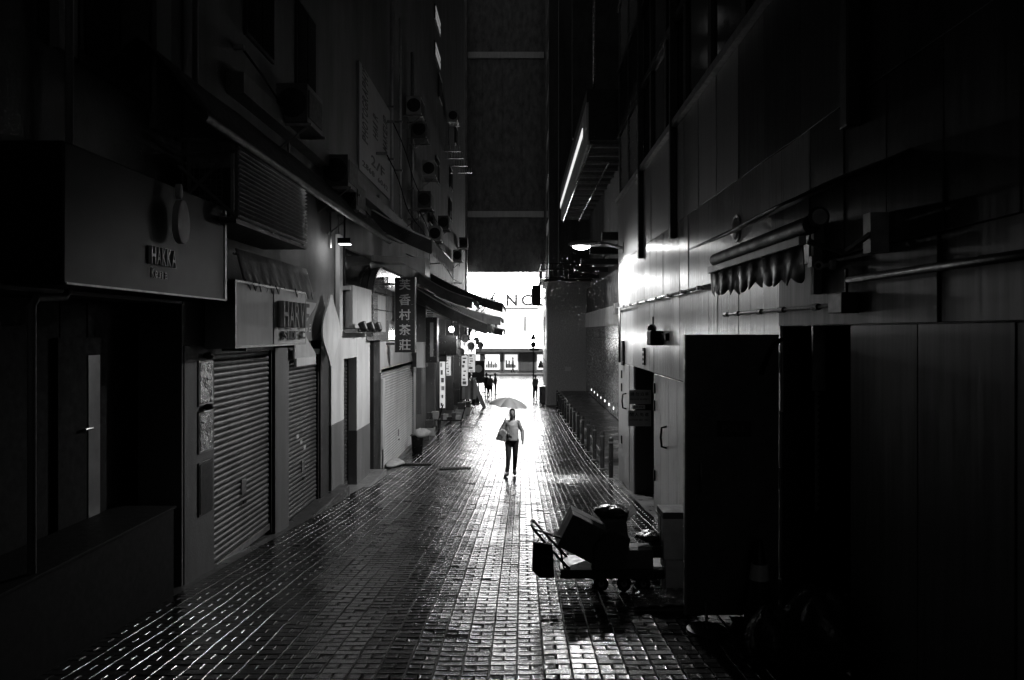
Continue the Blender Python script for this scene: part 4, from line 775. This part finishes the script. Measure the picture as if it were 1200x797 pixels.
for k in range(14):
    y = 17.4+k*2.1 if k > 0 else 17.6; t = thing('bollard', LB[k] if k else 'dark round bollard nearest the narrow steel door', 'bollard', (2.08, y, gz(y)), 'bollards along the right side')
    if k == 0:
        ps = []
        for nm, mb_, mt in (('post', bm_, 'darkmetal'), ('band', cap_, 'steel'), ('foot', ft_, 'steel')):
            mb_.v = [p + t.location for p in mb_.v]; ps.append(mb_.build(nm, mt, t, smooth='auto'))
    else:
        for p in ps: o = p.copy(); col.objects.link(o); o.parent = t
b = thing('stone_column', 'massive dark speckled stone pier with a small pale plate', 'pillar', (2.85, 48, gz(48)))
part('shaft', 'column', b, (1.52, 4.2, 46, 47.0, gz(46)-.3, H+3.1), bevel=.02); part('side', 'cream', b, (1.5, 3.0, 47.0, 54, gz(54)-.3, H+2.7)); part('plate', 'letterl', b, (xat(662, 46), xat(669, 46), 45.985, 46, zat(435, 46), zat(430, 46)))
part('side_slot', 'black', b, (1.47, 1.5, 49.5, 50.4, H-.9, H+1.0)); part('side_joint', 'darkmetal', b, (1.488, 1.5, 47.0, 54, H-1.9, H-1.85)); part('cap', 'dark', b, (1.4, 4.3, 45.9, 54, H+3.1, H+3.2))
t = thing('balcony_rail', 'dark metal railing on top of the stone pier', 'railing', (2.5, 46, H+3.2))
for i in range(10): MB().tube([(1.2+.34*i, 46.1, H+3.2), (1.2+.34*i, 46.1, H+4.2)], .025, 6).build('baluster', 'darkmetal', t)
for z in (H+3.35, H+3.85, H+4.2): MB().tube([(1.15, 46.1, z), (4.3, 46.1, z)], .035, 6).build('rail', 'darkmetal', t)
for y in (47.5, 49, 50.5, 52): MB().tube([(1.2, y, H+3.2), (1.2, y, H+4.2)], .025, 6).build('baluster', 'darkmetal', t)
for z in (H+3.35, H+4.2): MB().tube([(1.2, 46.1, z), (1.2, 52, z)], .035, 6).build('rail', 'darkmetal', t)
part('deck', 'dark', t, (1.1, 4.3, 45.95, 52.2, H+3.2, H+3.26))
t = thing('wall_box', 'black box hanging out from the side of the stone pier', 'box', (1, 50, H+1.7)); part('body', 'darkmetal', t, (.68, 1.25, 50, 50.9, zat(358, 50), zat(334, 50)), bevel=.03); part('bracket', 'steel', t, (1.25, 1.5, 50.3, 50.4, H+2.2, H+2.3)); part('face', 'white', t, (.60, .68, 50.1, 50.8, zat(355, 50), zat(338, 50)))
b = thing('far_right_tower', 'tall dark tower rising behind the stone pier on the right', 'building', (7, 52, 0)); part('front', 'soot', b, (2.35, 14, 48, 54, H+3.2, 40)); part('wing', 'soot', b, (4.3, 14, 18.3, 48, gz(48)-.4, 40)); part('flank', 'grey', b, (1.75, 2.35, 49.5, 54, H+3.2, 40))
for i in range(9): part('pane', 'glass', b, (1.74, 1.75, 50, 53.5, H+4.5+3*i, H+6.8+3*i)); 
part('side_panel', 'tower', b, (2.2, 4.3, 33, 33.3, H+8.5, 40)); part('string_course', 'grey', b, (4.2, 4.3, 18.3, 48, H+3.9, H+4.1))
for i in range(6): part('soffit_beam', 'dark', b, (2.6, 4.3, 20+4.4*i, 20.3+4.4*i, H+3.0, H+3.25))
# traffic sign
t = thing('traffic_sign', 'triangular and round traffic signs on one pole at the street', 'sign', (xat(625, 52.5), 52.5, gz(52.5))); x, y, z = t.location
MB().tube([(x, y, z-.1), (x, y, zat(391, y))], .045, 8).build('pole', 'darkmetal', t); zz = zat(398, y); MB().prism([(x-.24, y-.06, zz), (x+.24, y-.06, zz), (x, y-.06, zz+.45)], (0,.02,0)).build('triangle_plate', 'darkmetal', t); MB().lathe((x, y-.06, zat(404, y)), [(.2, 0), (.2, .02)], 18, (0,1,0)).build('round_plate', 'darkmetal', t); part('finger_plate', 'darkmetal', t, (x-.25, x+.4, y-.06, y-.04, zat(411, y), zat(408, y)))
t = thing('roadside_cabinet', 'grey utility cabinet standing at the end of the bollard row', 'cabinet', (1.2, 50, gz(50))); part('body', 'grey', t, (1.1, 1.47, 47.8, 48.8, gz(48)-.0, gz(48)+1.0), bevel=.02); part('lid', 'steel', t, (1.07, 1.49, 47.75, 48.85, gz(48)+1.0, gz(48)+1.05)); part('door_handle', 'black', t, (1.2, 1.24, 47.78, 47.8, gz(48)+.5, gz(48)+.65))

# ================================================================ far street: overhanging block, bright facade, lamps, tree
b = thing('overhanging_block', 'huge dark windowless block hanging over the bright far street', 'building', (0, 80, 0))
YO = 76; zo = zat(319, YO)
for i in range(16): part('wall_panel', 'tower', b, (-16+2*i+.01, -14+2*i-.01, YO-random.uniform(0, .05), YO+9, zo, zat(255, YO))); part('wall_panel', 'tower', b, (-16+2*i+.01, -14+2*i-.01, YO-random.uniform(0, .05), YO+9, zat(247, YO), zat(69, YO))); part('wall_panel', 'tower', b, (-16+2*i+.01, -14+2*i-.01, YO-random.uniform(0, .05), YO+9, zat(61, YO), 75))
part('core', 'tower', b, (-16, 16, YO+.1, YO+8.9, zo+.05, 74)); part('ledge', 'cream', b, (-16, 2.2, YO-.35, YO+9, zat(255, YO), zat(248, YO))); part('ledge', 'cream', b, (-16, 2.2, YO-.3, YO+9, zat(69, YO), zat(62, YO))); part('pier_column', 'tower', b, (2.3, 4.5, YO-1.2, YO+1, 5, 75), (-7.5, -5.5, YO-1.2, YO+1, 0, 75))
b = thing('bright_facade', 'brilliantly lit shop building facing down the alley with lettered fascia', 'building', (0, 85, .13)); YF = 85.0
part('wall', 'white', b, (-18, 18, YF, YF+4, -.5, zo+1)); part('fascia', 'wallglow', b, (-9, 6, YF-.35, YF-.02, zat(389, YF), zat(362.5, YF))); part('glow_band', 'fascia', b, (-9, 6, YF-.38, YF-.02, zat(407, YF), zat(389.3, YF))); part('lettered_panel', 'fascia', b, (-9, 6, YF-.2, YF-.02, zat(359, YF), zo+.6)); part('canopy_slab', 'grey', b, (-18, 18, YF-1.2, YF, zat(412, YF), zat(408, YF)))  # emission on fascia, band and lettered panel stands in for lamplight on the wall
part('line', 'rag', b, (-2.0, 1.8, YF-.4, YF-.2, zat(362.5, YF), zat(360.5, YF))); part('mullion', 'dark', b, (xat(614.5, YF), xat(616, YF), YF-.42, YF-.35, zat(388, YF), zat(371, YF)))
for i in range(9): part('fascia_joint', 'rag', b, (-8.5+1.8*i, -8.46+1.8*i, YF-.37, YF-.35, zat(400, YF), zat(375, YF)))
letters('NCL', (xat(593, YF), YF-.2, zat(359, YF)), (1,0,0), (0,0,1), 1.3, 1.35, .06, 'letterd', b, gap=.3, bold=.04)
em = MB().lathe((xat(577, YF), YF-.2, zat(350, YF)), [(.75, 0), (.75, .06), (.62, .06), (.62, 0)], 24, (0,-1,0)).build('round_emblem', 'letterd', b)
for i in range(5): a = i*math.pi/5; part_ = MB().obox((xat(577, YF), YF-.23, zat(350, YF)), (.6*math.cos(a), 0, .6*math.sin(a)), (-.035*math.sin(a), 0, .035*math.cos(a)), (0, .03, 0)).build('emblem_bar', 'letterd', b)
for (u0, u1) in ((546, 564), (567, 587), (590, 608), (628, 640)):
    wd = part('shop_window', 'white', b, (xat(u0, YF), xat(u1, YF), YF-.12, YF-.02, zat(434, YF), zat(414, YF))); part('display', 'lightbox' if u0 == 567 else 'shopglow', wd, (xat(u0+1.5, YF), xat(u1-1.5, YF), YF-.13, YF-.12, zat(433, YF), zat(415.5, YF)))
    rr = random.Random(u0)
    for i in range(7): x0 = xat(u0+2.5+(u1-u0-6)*i/7, YF); part('display_item', rr.choice(['dark', 'rag', 'card', 'grey']), wd, (x0, x0+.16, YF-.2, YF-.13, zat(431, YF), zat(431-rr.uniform(2, 9), YF)))
for (u0, u1) in ((608.5, 627.5), (587.5, 589.5)): part('wall_panel', 'grey', b, (xat(u0, YF), xat(u1, YF), YF-.08, YF-.02, zat(435, YF), zat(413.5, YF)))
part('base', 'dark', b, (-18, 18, YF-.15, YF-.01, 0.13, zat(436, YF)))
for k, x in enumerate((-5.0, .45, 5.0)):  # the two outer lamps are added to brighten the far facade
    lb = ['added lamp under the dark block at its left pier', 'lit round lamp under the dark overhanging block above the lettered fascia', 'added lamp under the dark block at its right pier'][k]
    t = thing('soffit_lamp', lb, 'lamp', (x, YO+.6, zo), 'lamps under the dark block'); MB().lathe((x, YO+.6, zo-.38), [(.1, 0), (.26, .05), (.26, .3), (.1, .33)], 16).build('lens', 'soffit', t, smooth='auto'); part('bracket', 'darkmetal', t, (x-.06, x+.06, YO+.5, YO+.7, zo-.06, zo-.002))
    point('soffit_light', (x, YO+.6, zo-.7), 1500, .3, t)
t = thing('bare_tree', 'bare leafless tree rising behind the left awnings', 'tree', (xat(549, 62), 62, gz(62))); x, y, z = t.location
MB().tube([(x, y, z-.2), (x+.1, y, z+2.5), (x+.05, y, z+4.5), (x+.2, y, z+6)], [.16, .12, .09, .06], 8).build('trunk', 'bark', t, smooth=True); m = MB(); rr = random.Random(12)
def branch(p, d, l, r, dep):
    q = p+d*l*.5+Vector((0,0,.04*l)); e = p+d*l; m.tube([p, q, e], [r, r*.75, r*.5], 5)
    if dep:
        for i in range(3): branch(q if i == 0 else e, (d+Vector((rr.uniform(-.7,.7), rr.uniform(-.6,.6), rr.uniform(-.1,.5)))).normalized(), l*rr.uniform(.55,.8), r*.55, dep-1)
for i in range(7): branch(Vector((x+.05, y, z+3.4+.4*i)), Vector((rr.uniform(-.2, 1), rr.uniform(-.6,.6), rr.uniform(.5, 1.1))).normalized(), 2.0, .05, 3)
m.build('crown', 'bark', t)

# ================================================================ cart, boxes, cone, rubbish on the right
YC = 7.8; g = gz(YC); px = YC/F
def cz(v): return zat(v, YC)
def cx(u): return xat(u, YC)
t = thing('hand_cart', 'loaded flat hand cart with small black wheels and a raised tube handle', 'cart', (cx(715), YC, g))
part('deck', 'darkmetal', t, (cx(655), cx(784), YC-.26, YC+.26, cz(664), cz(659)), bevel=.006); part('deck_rail', 'darkmetal', t, (cx(655), cx(784), YC-.28, YC-.26, cz(668), cz(662)), (cx(655), cx(784), YC+.26, YC+.28, cz(668), cz(662)))
for s in (-.2, .2):
    MB().tube([(cx(668), YC+s, cz(662)), (cx(645), YC+s, cz(638)), (cx(625), YC+s*.9, cz(615)), (cx(623), YC+s*.5, cz(613)), (cx(623), YC, cz(613))], .014, 8).build('handle_tube', 'darkmetal', t, smooth=True)
    MB().tube([(cx(655), YC+s, cz(614+22)), (cx(660), YC+s, cz(660))], .01, 6).build('handle_brace', 'darkmetal', t)
MB().tube([(cx(624), YC-.19, cz(614)), (cx(672), YC-.19, cz(630))], .011, 6).build('handle_stay', 'darkmetal', t)
for u, s in ((702, -.2), (728, -.2), (750, -.2), (702, .2), (750, .2)):
    r_ = .075; wz = gz(YC+s)+r_+.004
    wh = MB().lathe((cx(u), YC+s-.02, wz), [(r_-.012, 0), (r_, .008), (r_, .032), (r_-.012, .04)], 20, (0,1,0)).build('wheel', 'black', t, smooth='auto'); MB().lathe((cx(u), YC+s-.026, wz), [(.03, 0), (.03, .052)], 12, (0,1,0)).build('hub', 'steel', wh); part('wheel_fork', 'darkmetal', t, (cx(u)-.012, cx(u)+.012, YC+s-.035, YC+s-.028, wz, cz(664)))
for u in (712, 738, 762, 774): MB().tube([(cx(u), YC-.2, cz(664)), (cx(u-7), YC-.2, cz(675))], .007, 5).build('truss_bar', 'darkmetal', t)
MB().tube([(cx(700), YC-.2, cz(676)), (cx(770), YC-.2, cz(676))], .007, 5).build('truss_bar', 'darkmetal', t)
def carton(label, c, w_, d_, h_, ang, mat, open_=False, name='carton'):
    t = thing(name, label, 'box', Vector(c)-Vector((0,0,h_/2))); a = R(ang); ax, az = Vector((math.cos(a), 0, math.sin(a))), Vector((-math.sin(a), 0, math.cos(a)))
    MB().obox(c, ax*w_/2, Vector((0, d_/2, 0)), az*h_/2).build('body', mat, t, bevel=.006); MB().obox(Vector(c), ax*(w_/2+.002), Vector((0,.025,0)), az*(h_/2+.002)).build('tape', 'card' if mat != 'card' else 'dark', t)
    if open_: 
        for s in (-1, 1): MB().obox(Vector(c)+az*(h_/2+.03)+ax*(s*(w_/2+.05)), ax*.06+az*(.05*s), Vector((0,d_/2,0)), az*.003).build('flap', mat, t)
    return t
carton('big dark carton tipped on the hand cart against its handle', (cx(684), YC, cz(627)), .46, .42, .36, -27, 'card')
carton('upright dark carton with ragged open flaps on the hand cart', (cx(722), YC+.02, cz(629)), .22, .34, .40, 6, 'card', True)
carton('flat wide carton at the front of the hand cart deck', (cx(742), YC-.1, cz(648)), .34, .26, .19, 0, 'card'); carton('small pale-topped carton at the far end of the hand cart', (cx(772), YC-.05, cz(640)), .2, .3, .12, 4, 'dark')
blob('shiny crumpled plastic heaped over the cartons on the cart', 'plastic_sheet', 'plastic', (cx(720), YC+.1, cz(603)), (.2, .16, .07), 'plastic', 6); blob('wet film spread over the cartons at the cart end', 'plastic_sheet', 'plastic', (cx(765), YC-.02, cz(628)), (.2, .14, .05), 'plastic', 8)
MBl = MB().prism([(cx(690), YC-.30, cz(660)), (cx(728), YC-.30, cz(660)), (cx(735), YC-.28, cz(622)), (cx(712), YC-.26, cz(612)), (cx(692), YC-.28, cz(632))], (0, .08, 0)); tag(MBl.build('sack', 'dark', bevel=.03), 'slumped dark sack between the tipped carton and the flat one', 'sack')
t = thing('shopping_bag', 'black carrier bag with faint lettering hanging from the cart handle', 'bag', (cx(636), YC-.23, cz(668)))
MB().prism([(cx(624), YC-.27, cz(628)), (cx(646), YC-.27, cz(630)), (cx(648.5), YC-.27, cz(668)), (cx(632), YC-.27, cz(668)), (cx(623), YC-.27, cz(660))], (0, .07, 0)).build('body', 'black', t, bevel=.012); MB().tube([(cx(629), YC-.235, cz(629)), (cx(634), YC-.2, cz(620)), (cx(641), YC-.235, cz(629))], .006, 5).build('strap', 'black', t)
letters('ARTE', (cx(631), YC-.272, cz(645)), (1,0,0), (0,0,1), .024, .022, .003, 'letterm', t, name='lettering', join=True); letters('BAG', (cx(634), YC-.272, cz(658)), (1,0,0), (0,0,1), .024, .022, .003, 'letterm', t, name='lettering', join=True)
yb_ = 7.62; gb = gz(yb_); t = carton('lower pale carton standing beside the black door', ((xat(778, yb_)+xat(808, yb_))/2, yb_, (gb+.01+zat(651, yb_))/2), .28, .3, zat(651, yb_)-gb-.01, 0, 'cardw')
t = carton('upper pale carton with a dark lid on the stack beside the black door', ((xat(775, yb_)+xat(808, yb_))/2, yb_, (zat(651, yb_)+zat(604, yb_))/2+.004), .30, .32, zat(604, yb_)-zat(651, yb_), 0, 'cardw'); MB().box(xat(774, yb_)-.005, xat(809, yb_), yb_-.17, yb_+.17, zat(604, yb_)+.004, zat(596, yb_)).build('lid', 'card', t, bevel=.004)
carton('squat dark crate behind the cart beside the steel door', (xat(775, 8.6), 8.6, gz(8.6)+.2), .42, .3, .38, 0, 'card')
y0_, y1_ = 6.85, 7.45; t = thing('wet_board', 'flat board under a glittering wet plastic sheet at the foot of the black door', 'board', (1.35, 7.2, gz(7.2)))
rws = [[(1.02+.62*j/12+.1*i/8, y0_+(y1_-y0_)*i/8+.06*j/12, gz(y0_+(y1_-y0_)*i/8)+.06+.012*math.sin(j*2.1+i*1.7)+random.uniform(-.006,.006)) for j in range(13)] for i in range(9)]
MB().sheet(rws, .012).build('sheet', 'foil', t, smooth=True); MB().sheet([[(p[0], p[1], p[2]-.03) for p in r_] for r_ in (rws[0][::12], rws[-1][::12])], .03).build('board', 'card', t)
t = thing('traffic_cone', 'dark traffic cone with one pale band before the black door', 'cone', (2.02, 6.4, gz(6.4))); x, y, z = t.location
MB().lathe((x, y, z+.03), [(.15, 0), (.135, .02), (.115, .18)], 20).build('body', 'darkmetal', t, smooth='auto'); MB().lathe((x, y, z+.21), [(.115, 0), (.063, .33)], 20).build('body', 'darkmetal', t, smooth='auto'); MB().lathe((x, y, z+.42), [(.0855, 0), (.067, .13)], 20).build('band', 'letterl', t, smooth='auto'); MB().lathe((x, y, z+.54), [(.063, 0), (.03, .2), (.022, .21)], 20).build('tip', 'darkmetal', t, smooth='auto'); part('base', 'black', t, (x-.19, x+.19, y-.19, y+.19, z-.01, z+.03), bevel=.01)
blob('black rubbish bag slumped in front of the black doorway', 'rubbish_bag', 'bag', (xat(905, 5.6), 5.6, gz(5.6)+.17), (.19, .18, .22), 'plastic', 21); blob('larger rubbish bag slumped beside the smaller one at the doorway', 'rubbish_bag', 'bag', (xat(962, 5.5), 5.5, gz(5.5)+.24), (.28, .24, .3), 'plastic', 23)
t = thing('parasol_base', 'round metal parasol base with a bare upright tube on the paving', 'base', (xat(828, 6.3), 6.3, gz(6.3))); x, y, z = t.location; MB().lathe((x, y, z), [(.17, 0), (.165, .025), (.04, .04), (.03, .07)], 24).build('disc', 'darkmetal', t, smooth='auto'); MB().tube([(x, y, z+.05), (x-.005, y, z+.24)], .011, 10).build('tube', 'steel', t)

# ================================================================ people
def person(label, loc, h, face=0., pose=None, cloth=('shirt', 'trousers', 'black'), vox=.014, hair='short', sleeve=.55, shorts=False, fingers=False):
    """body is one remeshed surface; local frame faces -Y"""
    s = h/1.70; J = dict(pel=(0,0,.93), chest=(0,0,1.28), neck=(0,.01,1.45), head=(0,-.01,1.59), hL=(-.09,0,.90), hR=(.09,0,.90), kL=(-.095,-.03,.50), kR=(.095,.0,.50), aL=(-.09,.02,.09), aR=(.09,.05,.09), tL=(-.10,-.15,.03), tR=(.10,-.12,.03),
             sL=(-.155,0,1.37), sR=(.155,0,1.37), eL=(-.215,.03,1.12), eR=(.215,.03,1.12), wL=(-.24,-.06,.88), wR=(.24,-.06,.88))
    J.update(pose or {}); c, sn = math.cos(face), math.sin(face); L0 = Vector(loc)
    def W(p): p = Vector(p)*s; return L0+Vector((p.x*c-p.y*sn, p.x*sn+p.y*c, p.z))
    P = {k: W(v) for k, v in J.items()}; t = thing('person', label, 'person', L0)
    rot = Matrix.Rotation(face, 3, 'Z')
    def cap(m, a, b_, r0, r1):
        n = 5; m.tube([a+(b_-a)*i/(n-1) for i in range(n)], [(r0+(r1-r0)*i/(n-1))*s for i in range(n)], 12); m.ell(a, (r0*s,)*3, 12, 8); m.ell(b_, (r1*s,)*3, 12, 8)
    def fin(m, nm, mat, v, sm=4):
        o = m.build(nm, mat, t, smooth=True); r_ = o.modifiers.new('remesh', 'REMESH'); r_.mode = 'VOXEL'; r_.voxel_size = v; r_.use_smooth_shade = True
        q = o.modifiers.new('smooth', 'SMOOTH'); q.iterations = sm; q.factor = .5; return o
    m = MB(); g = .0
    hd = P['head']; m.ell(hd, (.073*s, .092*s, .112*s), 16, 12, rot); m.ell(hd+rot@Vector((0,-.03,-.055))*s, (.052*s, .06*s, .06*s), 12, 8, rot)
    m.ell(hd+rot@Vector((0,-.093,-.02))*s, (.014*s, .02*s, .025*s)); 
    for sx in (-1, 1): m.ell(hd+rot@Vector((.074*sx,.005,-.01))*s, (.012*s,.022*s,.03*s)); m.ell(hd+rot@Vector((.03*sx,-.082,.012))*s, (.013*s,.01*s,.008*s))
    cap(m, P['neck'], hd-Vector((0,0,.06*s)), .055, .05); cap(m, P['chest'], P['neck'], .10, .06); m.ell((P['chest']+P['pel'])/2, (.135*s, .09*s, .22*s), 14, 10, rot); m.ell(P['chest']+Vector((0,0,.01*s)), (.14*s, .095*s, .14*s), 14, 10, rot); m.ell(P['pel'], (.16*s, .11*s, .12*s), 14, 10, rot)
    for q in 'LR':
        cap(m, P['s'+q]-Vector((0,0,.012*s)), P['chest']+Vector((0,0,.05*s)), .042, .07); cap(m, P['s'+q], P['e'+q], .052, .04); cap(m, P['e'+q], P['w'+q], .04, .027)
        cap(m, P['h'+q], P['k'+q], .082, .055); cap(m, P['k'+q], P['a'+q], .052, .036); cap(m, P['a'+q], P['t'+q], .038, .03)
        d = (P['w'+q]-P['e'+q]).normalized(); sd = rot@Vector((1,0,0)); pc = P['w'+q]+d*.05*s; m.ell(pc, (.028*s, .038*s, .045*s), 10, 8)
        fw = d.cross(sd).normalized()
        for i in range(4):
            b0 = pc+d*.03*s+fw*(.027-.018*i)*s; cap(m, b0, b0+(d*.045+sd*(.01 if q == 'R' else -.01)*-1)*s, .0095, .009); cap(m, b0+d*.045*s, b0+(d*.062-sd*(.018 if q == 'R' else -.018))*s, .009, .008)
        cap(m, pc+fw*.03*s, pc+(fw*.05+d*.045)*s, .011, .009)
    fin(m, 'body', 'skin', vox*.6 if fingers else vox, 2)
    m = MB(); g = .014        # top
    m.ell((P['chest']+P['pel'])/2, (.172*s, .125*s, .31*s), 14, 10, rot); m.tube([P['chest']+Vector((0,0,.02*s)), (P['chest']+P['pel'])/2, P['pel']+Vector((0,0,-.03*s))], [.125*s, .145*s, .16*s], 14); m.ell(P['chest']+Vector((0,0,.0*s)), (.155*s, .112*s, .15*s), 14, 10, rot); m.ell(P['pel']+Vector((0,0,.04*s)), (.175*s, .125*s, .10*s), 14, 10, rot)
    for q in 'LR':
        cap(m, P['s'+q]-Vector((0,0,.012*s)), P['chest']+Vector((0,0,.05*s)), .052, .085); cap(m, P['s'+q]-Vector((0,0,.012*s)), P['s'+q]+(P['e'+q]-P['s'+q])*min(1, sleeve*1.6), .053, .052)
        if sleeve > .7: cap(m, P['e'+q], P['e'+q]+(P['w'+q]-P['e'+q])*.85, .057, .042)
    fin(m, 'shirt', cloth[0], vox)
    m = MB()
    m.ell(P['pel']-Vector((0,0,.02*s)), (.172*s, .122*s, .12*s), 14, 10, rot)
    for q in 'LR':
        cap(m, P['h'+q], P['k'+q], .095, .066)
        if not shorts: cap(m, P['k'+q], P['k'+q]+(P['a'+q]-P['k'+q])*.93, .064, .05)
    fin(m, 'trousers', cloth[1], vox)
    for q in 'LR':
        m = MB(); cap(m, P['a'+q]-Vector((0,0,.035*s)), P['t'+q], .05, .04); m.v = [Vector((p.x, p.y, max(p.z, min(P['a'+q].z, P['t'+q].z)-.035*s))) for p in m.v]; fin(m, 'shoe', cloth[2], vox)
    m = MB(); m.ell(hd+rot@Vector((0,.018,.022))*s, (.082*s, .095*s, .108*s), 14, 10, rot)
    if hair == 'long': m.ell(hd+rot@Vector((0,.06,-.08))*s, (.08*s, .055*s, .16*s), 14, 10, rot)
    m.v = [p if not ((p-hd).dot(rot@Vector((0,-1,0))) > .045*s and p.z < hd.z+.05*s) else p+(rot@Vector((0,1,0)))*.055*s for p in m.v]; fin(m, 'hair', 'hair', vox*.8)
    return t, P
YP = 18.1; PX = xat(600, YP)
_, P = person('person in a pale loose top and dark leggings walking under the umbrella', (PX, YP, gz(YP)+.008), 1.62, 0.0, dict(
    kL=(-.09,-.12,.50), aL=(-.12,-.14,.11), tL=(-.17,-.27,.035), kR=(.08,.0,.49), aR=(.06,.16,.13), tR=(.07,.04,.035), eL=(-.25,.02,1.13), wL=(-.10,-.2,1.06), eR=(.26,.05,1.12), wR=(.27,-.02,.88), head=(.01,-.02,1.585)), ('shirt', 'trousers', 'black'), .011, 'long', 1.0, False, True)
t = thing('umbrella', 'open grey umbrella carried by the walking person', 'umbrella', (PX, YP+.35, gz(YP)+1.3))
UC = Vector((xat(597, YP+.36), YP+.36, zat(466, YP+.36))); tl = Matrix.Rotation(R(7), 3, 'Y') @ Matrix.Rotation(R(3), 3, 'X'); RU = .50
prof = [(0, 0), (.3, -.028), (.6, -.095), (.85, -.19), (1.0, -.275)]
def up(i, f, dz): a = 2*math.pi*(i+.5)/8; return UC+tl@Vector((RU*f*math.cos(a), RU*f*math.sin(a), dz*.72))
for i in range(8):
    rws = []
    for j, (f, dz) in enumerate(prof):
        a_, b_ = up(i, max(f, .01), dz), up(i+1, max(f, .01), dz); rws.append([a_, (a_+b_)/2+tl@Vector((0,0,-.012*f if j < 4 else .02)), b_])
    MB().sheet(rws, .002).build('canopy_panel', 'umb', t, smooth=True); MB().tube([up(i, f*.99, dz-.012) for f, dz in prof[1:]], .003, 4).build('rib', 'steel', t)
hnd = (P['wL']+Vector((0,-.03,.03))); MB().tube([UC+Vector((0,0,.05)), UC-tl@Vector((0,0,.1)), hnd], .006, 6).build('shaft', 'steel', t); MB().tube([hnd+Vector((0,.0,.06)), hnd-Vector((0,-.0,.1))], .012, 8).build('handle', 'black', t)
t = thing('shoulder_bag', 'patterned cloth bag held against the walking person', 'bag', (PX-.25, YP-.05, gz(YP)+.85)); g0 = gz(YP)
MB().prism([(PX-.40, YP-.2, g0+.90), (PX-.12, YP-.22, g0+.86), (PX-.13, YP-.22, g0+1.08), (PX-.20, YP-.2, g0+1.16), (PX-.30, YP-.2, g0+1.14)], (0, .14, 0)).build('body', 'bagp', t, bevel=.03); MB().tube([(PX-.3, YP-.1, g0+1.12), (PX-.2, YP-.13, g0+1.3), (PX-.15, YP-.05, g0+1.41), (PX-.16, YP+.08, g0+1.36), (PX-.26, YP+.1, g0+1.1)], .014, 6).build('strap', 'dark', t, smooth=True)
person('person in light clothes stooping outside a lit shop bay', (xat(525, 40), 40, gz(40)+.14), 1.62, R(70), dict(chest=(0,-.18,1.24), neck=(0,-.27,1.38), head=(0,-.34,1.48), sL=(-.17,-.2,1.33), sR=(.17,-.2,1.33), eL=(-.2,-.36,1.12), eR=(.2,-.36,1.12), wL=(-.1,-.55,1.2), wR=(.12,-.55,1.15)), ('midcloth', 'midcloth', 'black'), .02, 'short', .6, True)
person('dark dressed person standing outside the corner shop', (xat(570, 53), 53, gz(53)), 1.7, R(150), None, ('trousers', 'trousers', 'black'), .025)
person('second dark dressed person standing beside the first at the corner', (xat(574.5, 52.4), 52.4, gz(52.4)), 1.62, R(200), None, ('midcloth', 'trousers', 'black'), .025)
person('person with pale top and dark skirt standing apart near the road', (xat(580.5, 55), 55, gz(55)), 1.6, R(90), dict(wL=(-.1,-.3,1.1)), ('shirt', 'trousers', 'black'), .025)
person('figure with bent arms squatting low by the leaning board', (xat(554, 46), 46, gz(46)), 1.7, R(-60), dict(pel=(0,.05,.42), chest=(0,-.1,.75), neck=(0,-.16,.9), head=(0,-.2,1.04), hL=(-.09,.05,.42), hR=(.09,.05,.42), kL=(-.14,-.38,.50), kR=(.14,-.38,.50), aL=(-.12,-.3,.09), aR=(.12,-.3,.09), tL=(-.13,-.46,.03), tR=(.13,-.46,.03), sL=(-.17,-.1,.86), sR=(.17,-.1,.86), eL=(-.22,-.28,.64), eR=(.22,-.28,.64), wL=(-.08,-.42,.6), wR=(.08,-.42,.6)), ('shirt', 'trousers', 'black'), .025)
person('passer-by in a pale shirt before the far shop window', (xat(601, 83), 83, .13), 1.72, R(80), dict(aL=(-.09,-.15,.1), tL=(-.09,-.3,.05), aR=(.09,.2,.12), tR=(.09,.05,.05)), ('shirt', 'trousers', 'black'), .03)
person('figure in dark clothes waiting below the traffic signs', (xat(627.5, 51), 51, gz(51)), 1.65, R(20), None, ('midcloth', 'trousers', 'black'), .03)

# ================================================================ rain
m = MB(); rr = random.Random(99); dr = MB()
for i in range(4200):
    y = rr.uniform(12, 30) if i % 5 else rr.uniform(14, 19); x = rr.uniform(-3, 2.2) if i % 5 else rr.uniform(.4, 2.2); z = gz(y)+rr.uniform(.2, 7); r_ = rr.uniform(.0012, .0027); l = r_*rr.uniform(2, 6)
    n = len(m.v); m.v += [Vector((x+r_, y, z)), Vector((x-r_*.5, y+r_*.87, z)), Vector((x-r_*.5, y-r_*.87, z)), Vector((x, y, z+l)), Vector((x, y, z-l))]; m.f += [(n,n+1,n+3),(n+1,n+2,n+3),(n+2,n,n+3),(n+1,n,n+4),(n+2,n+1,n+4),(n,n+2,n+4)]
o = m.build('rain', 'rain', loc=(0, 20, 3)); o['kind'] = 'stuff'; o['label'] = 'thin falling rain drops catching the lamp light'
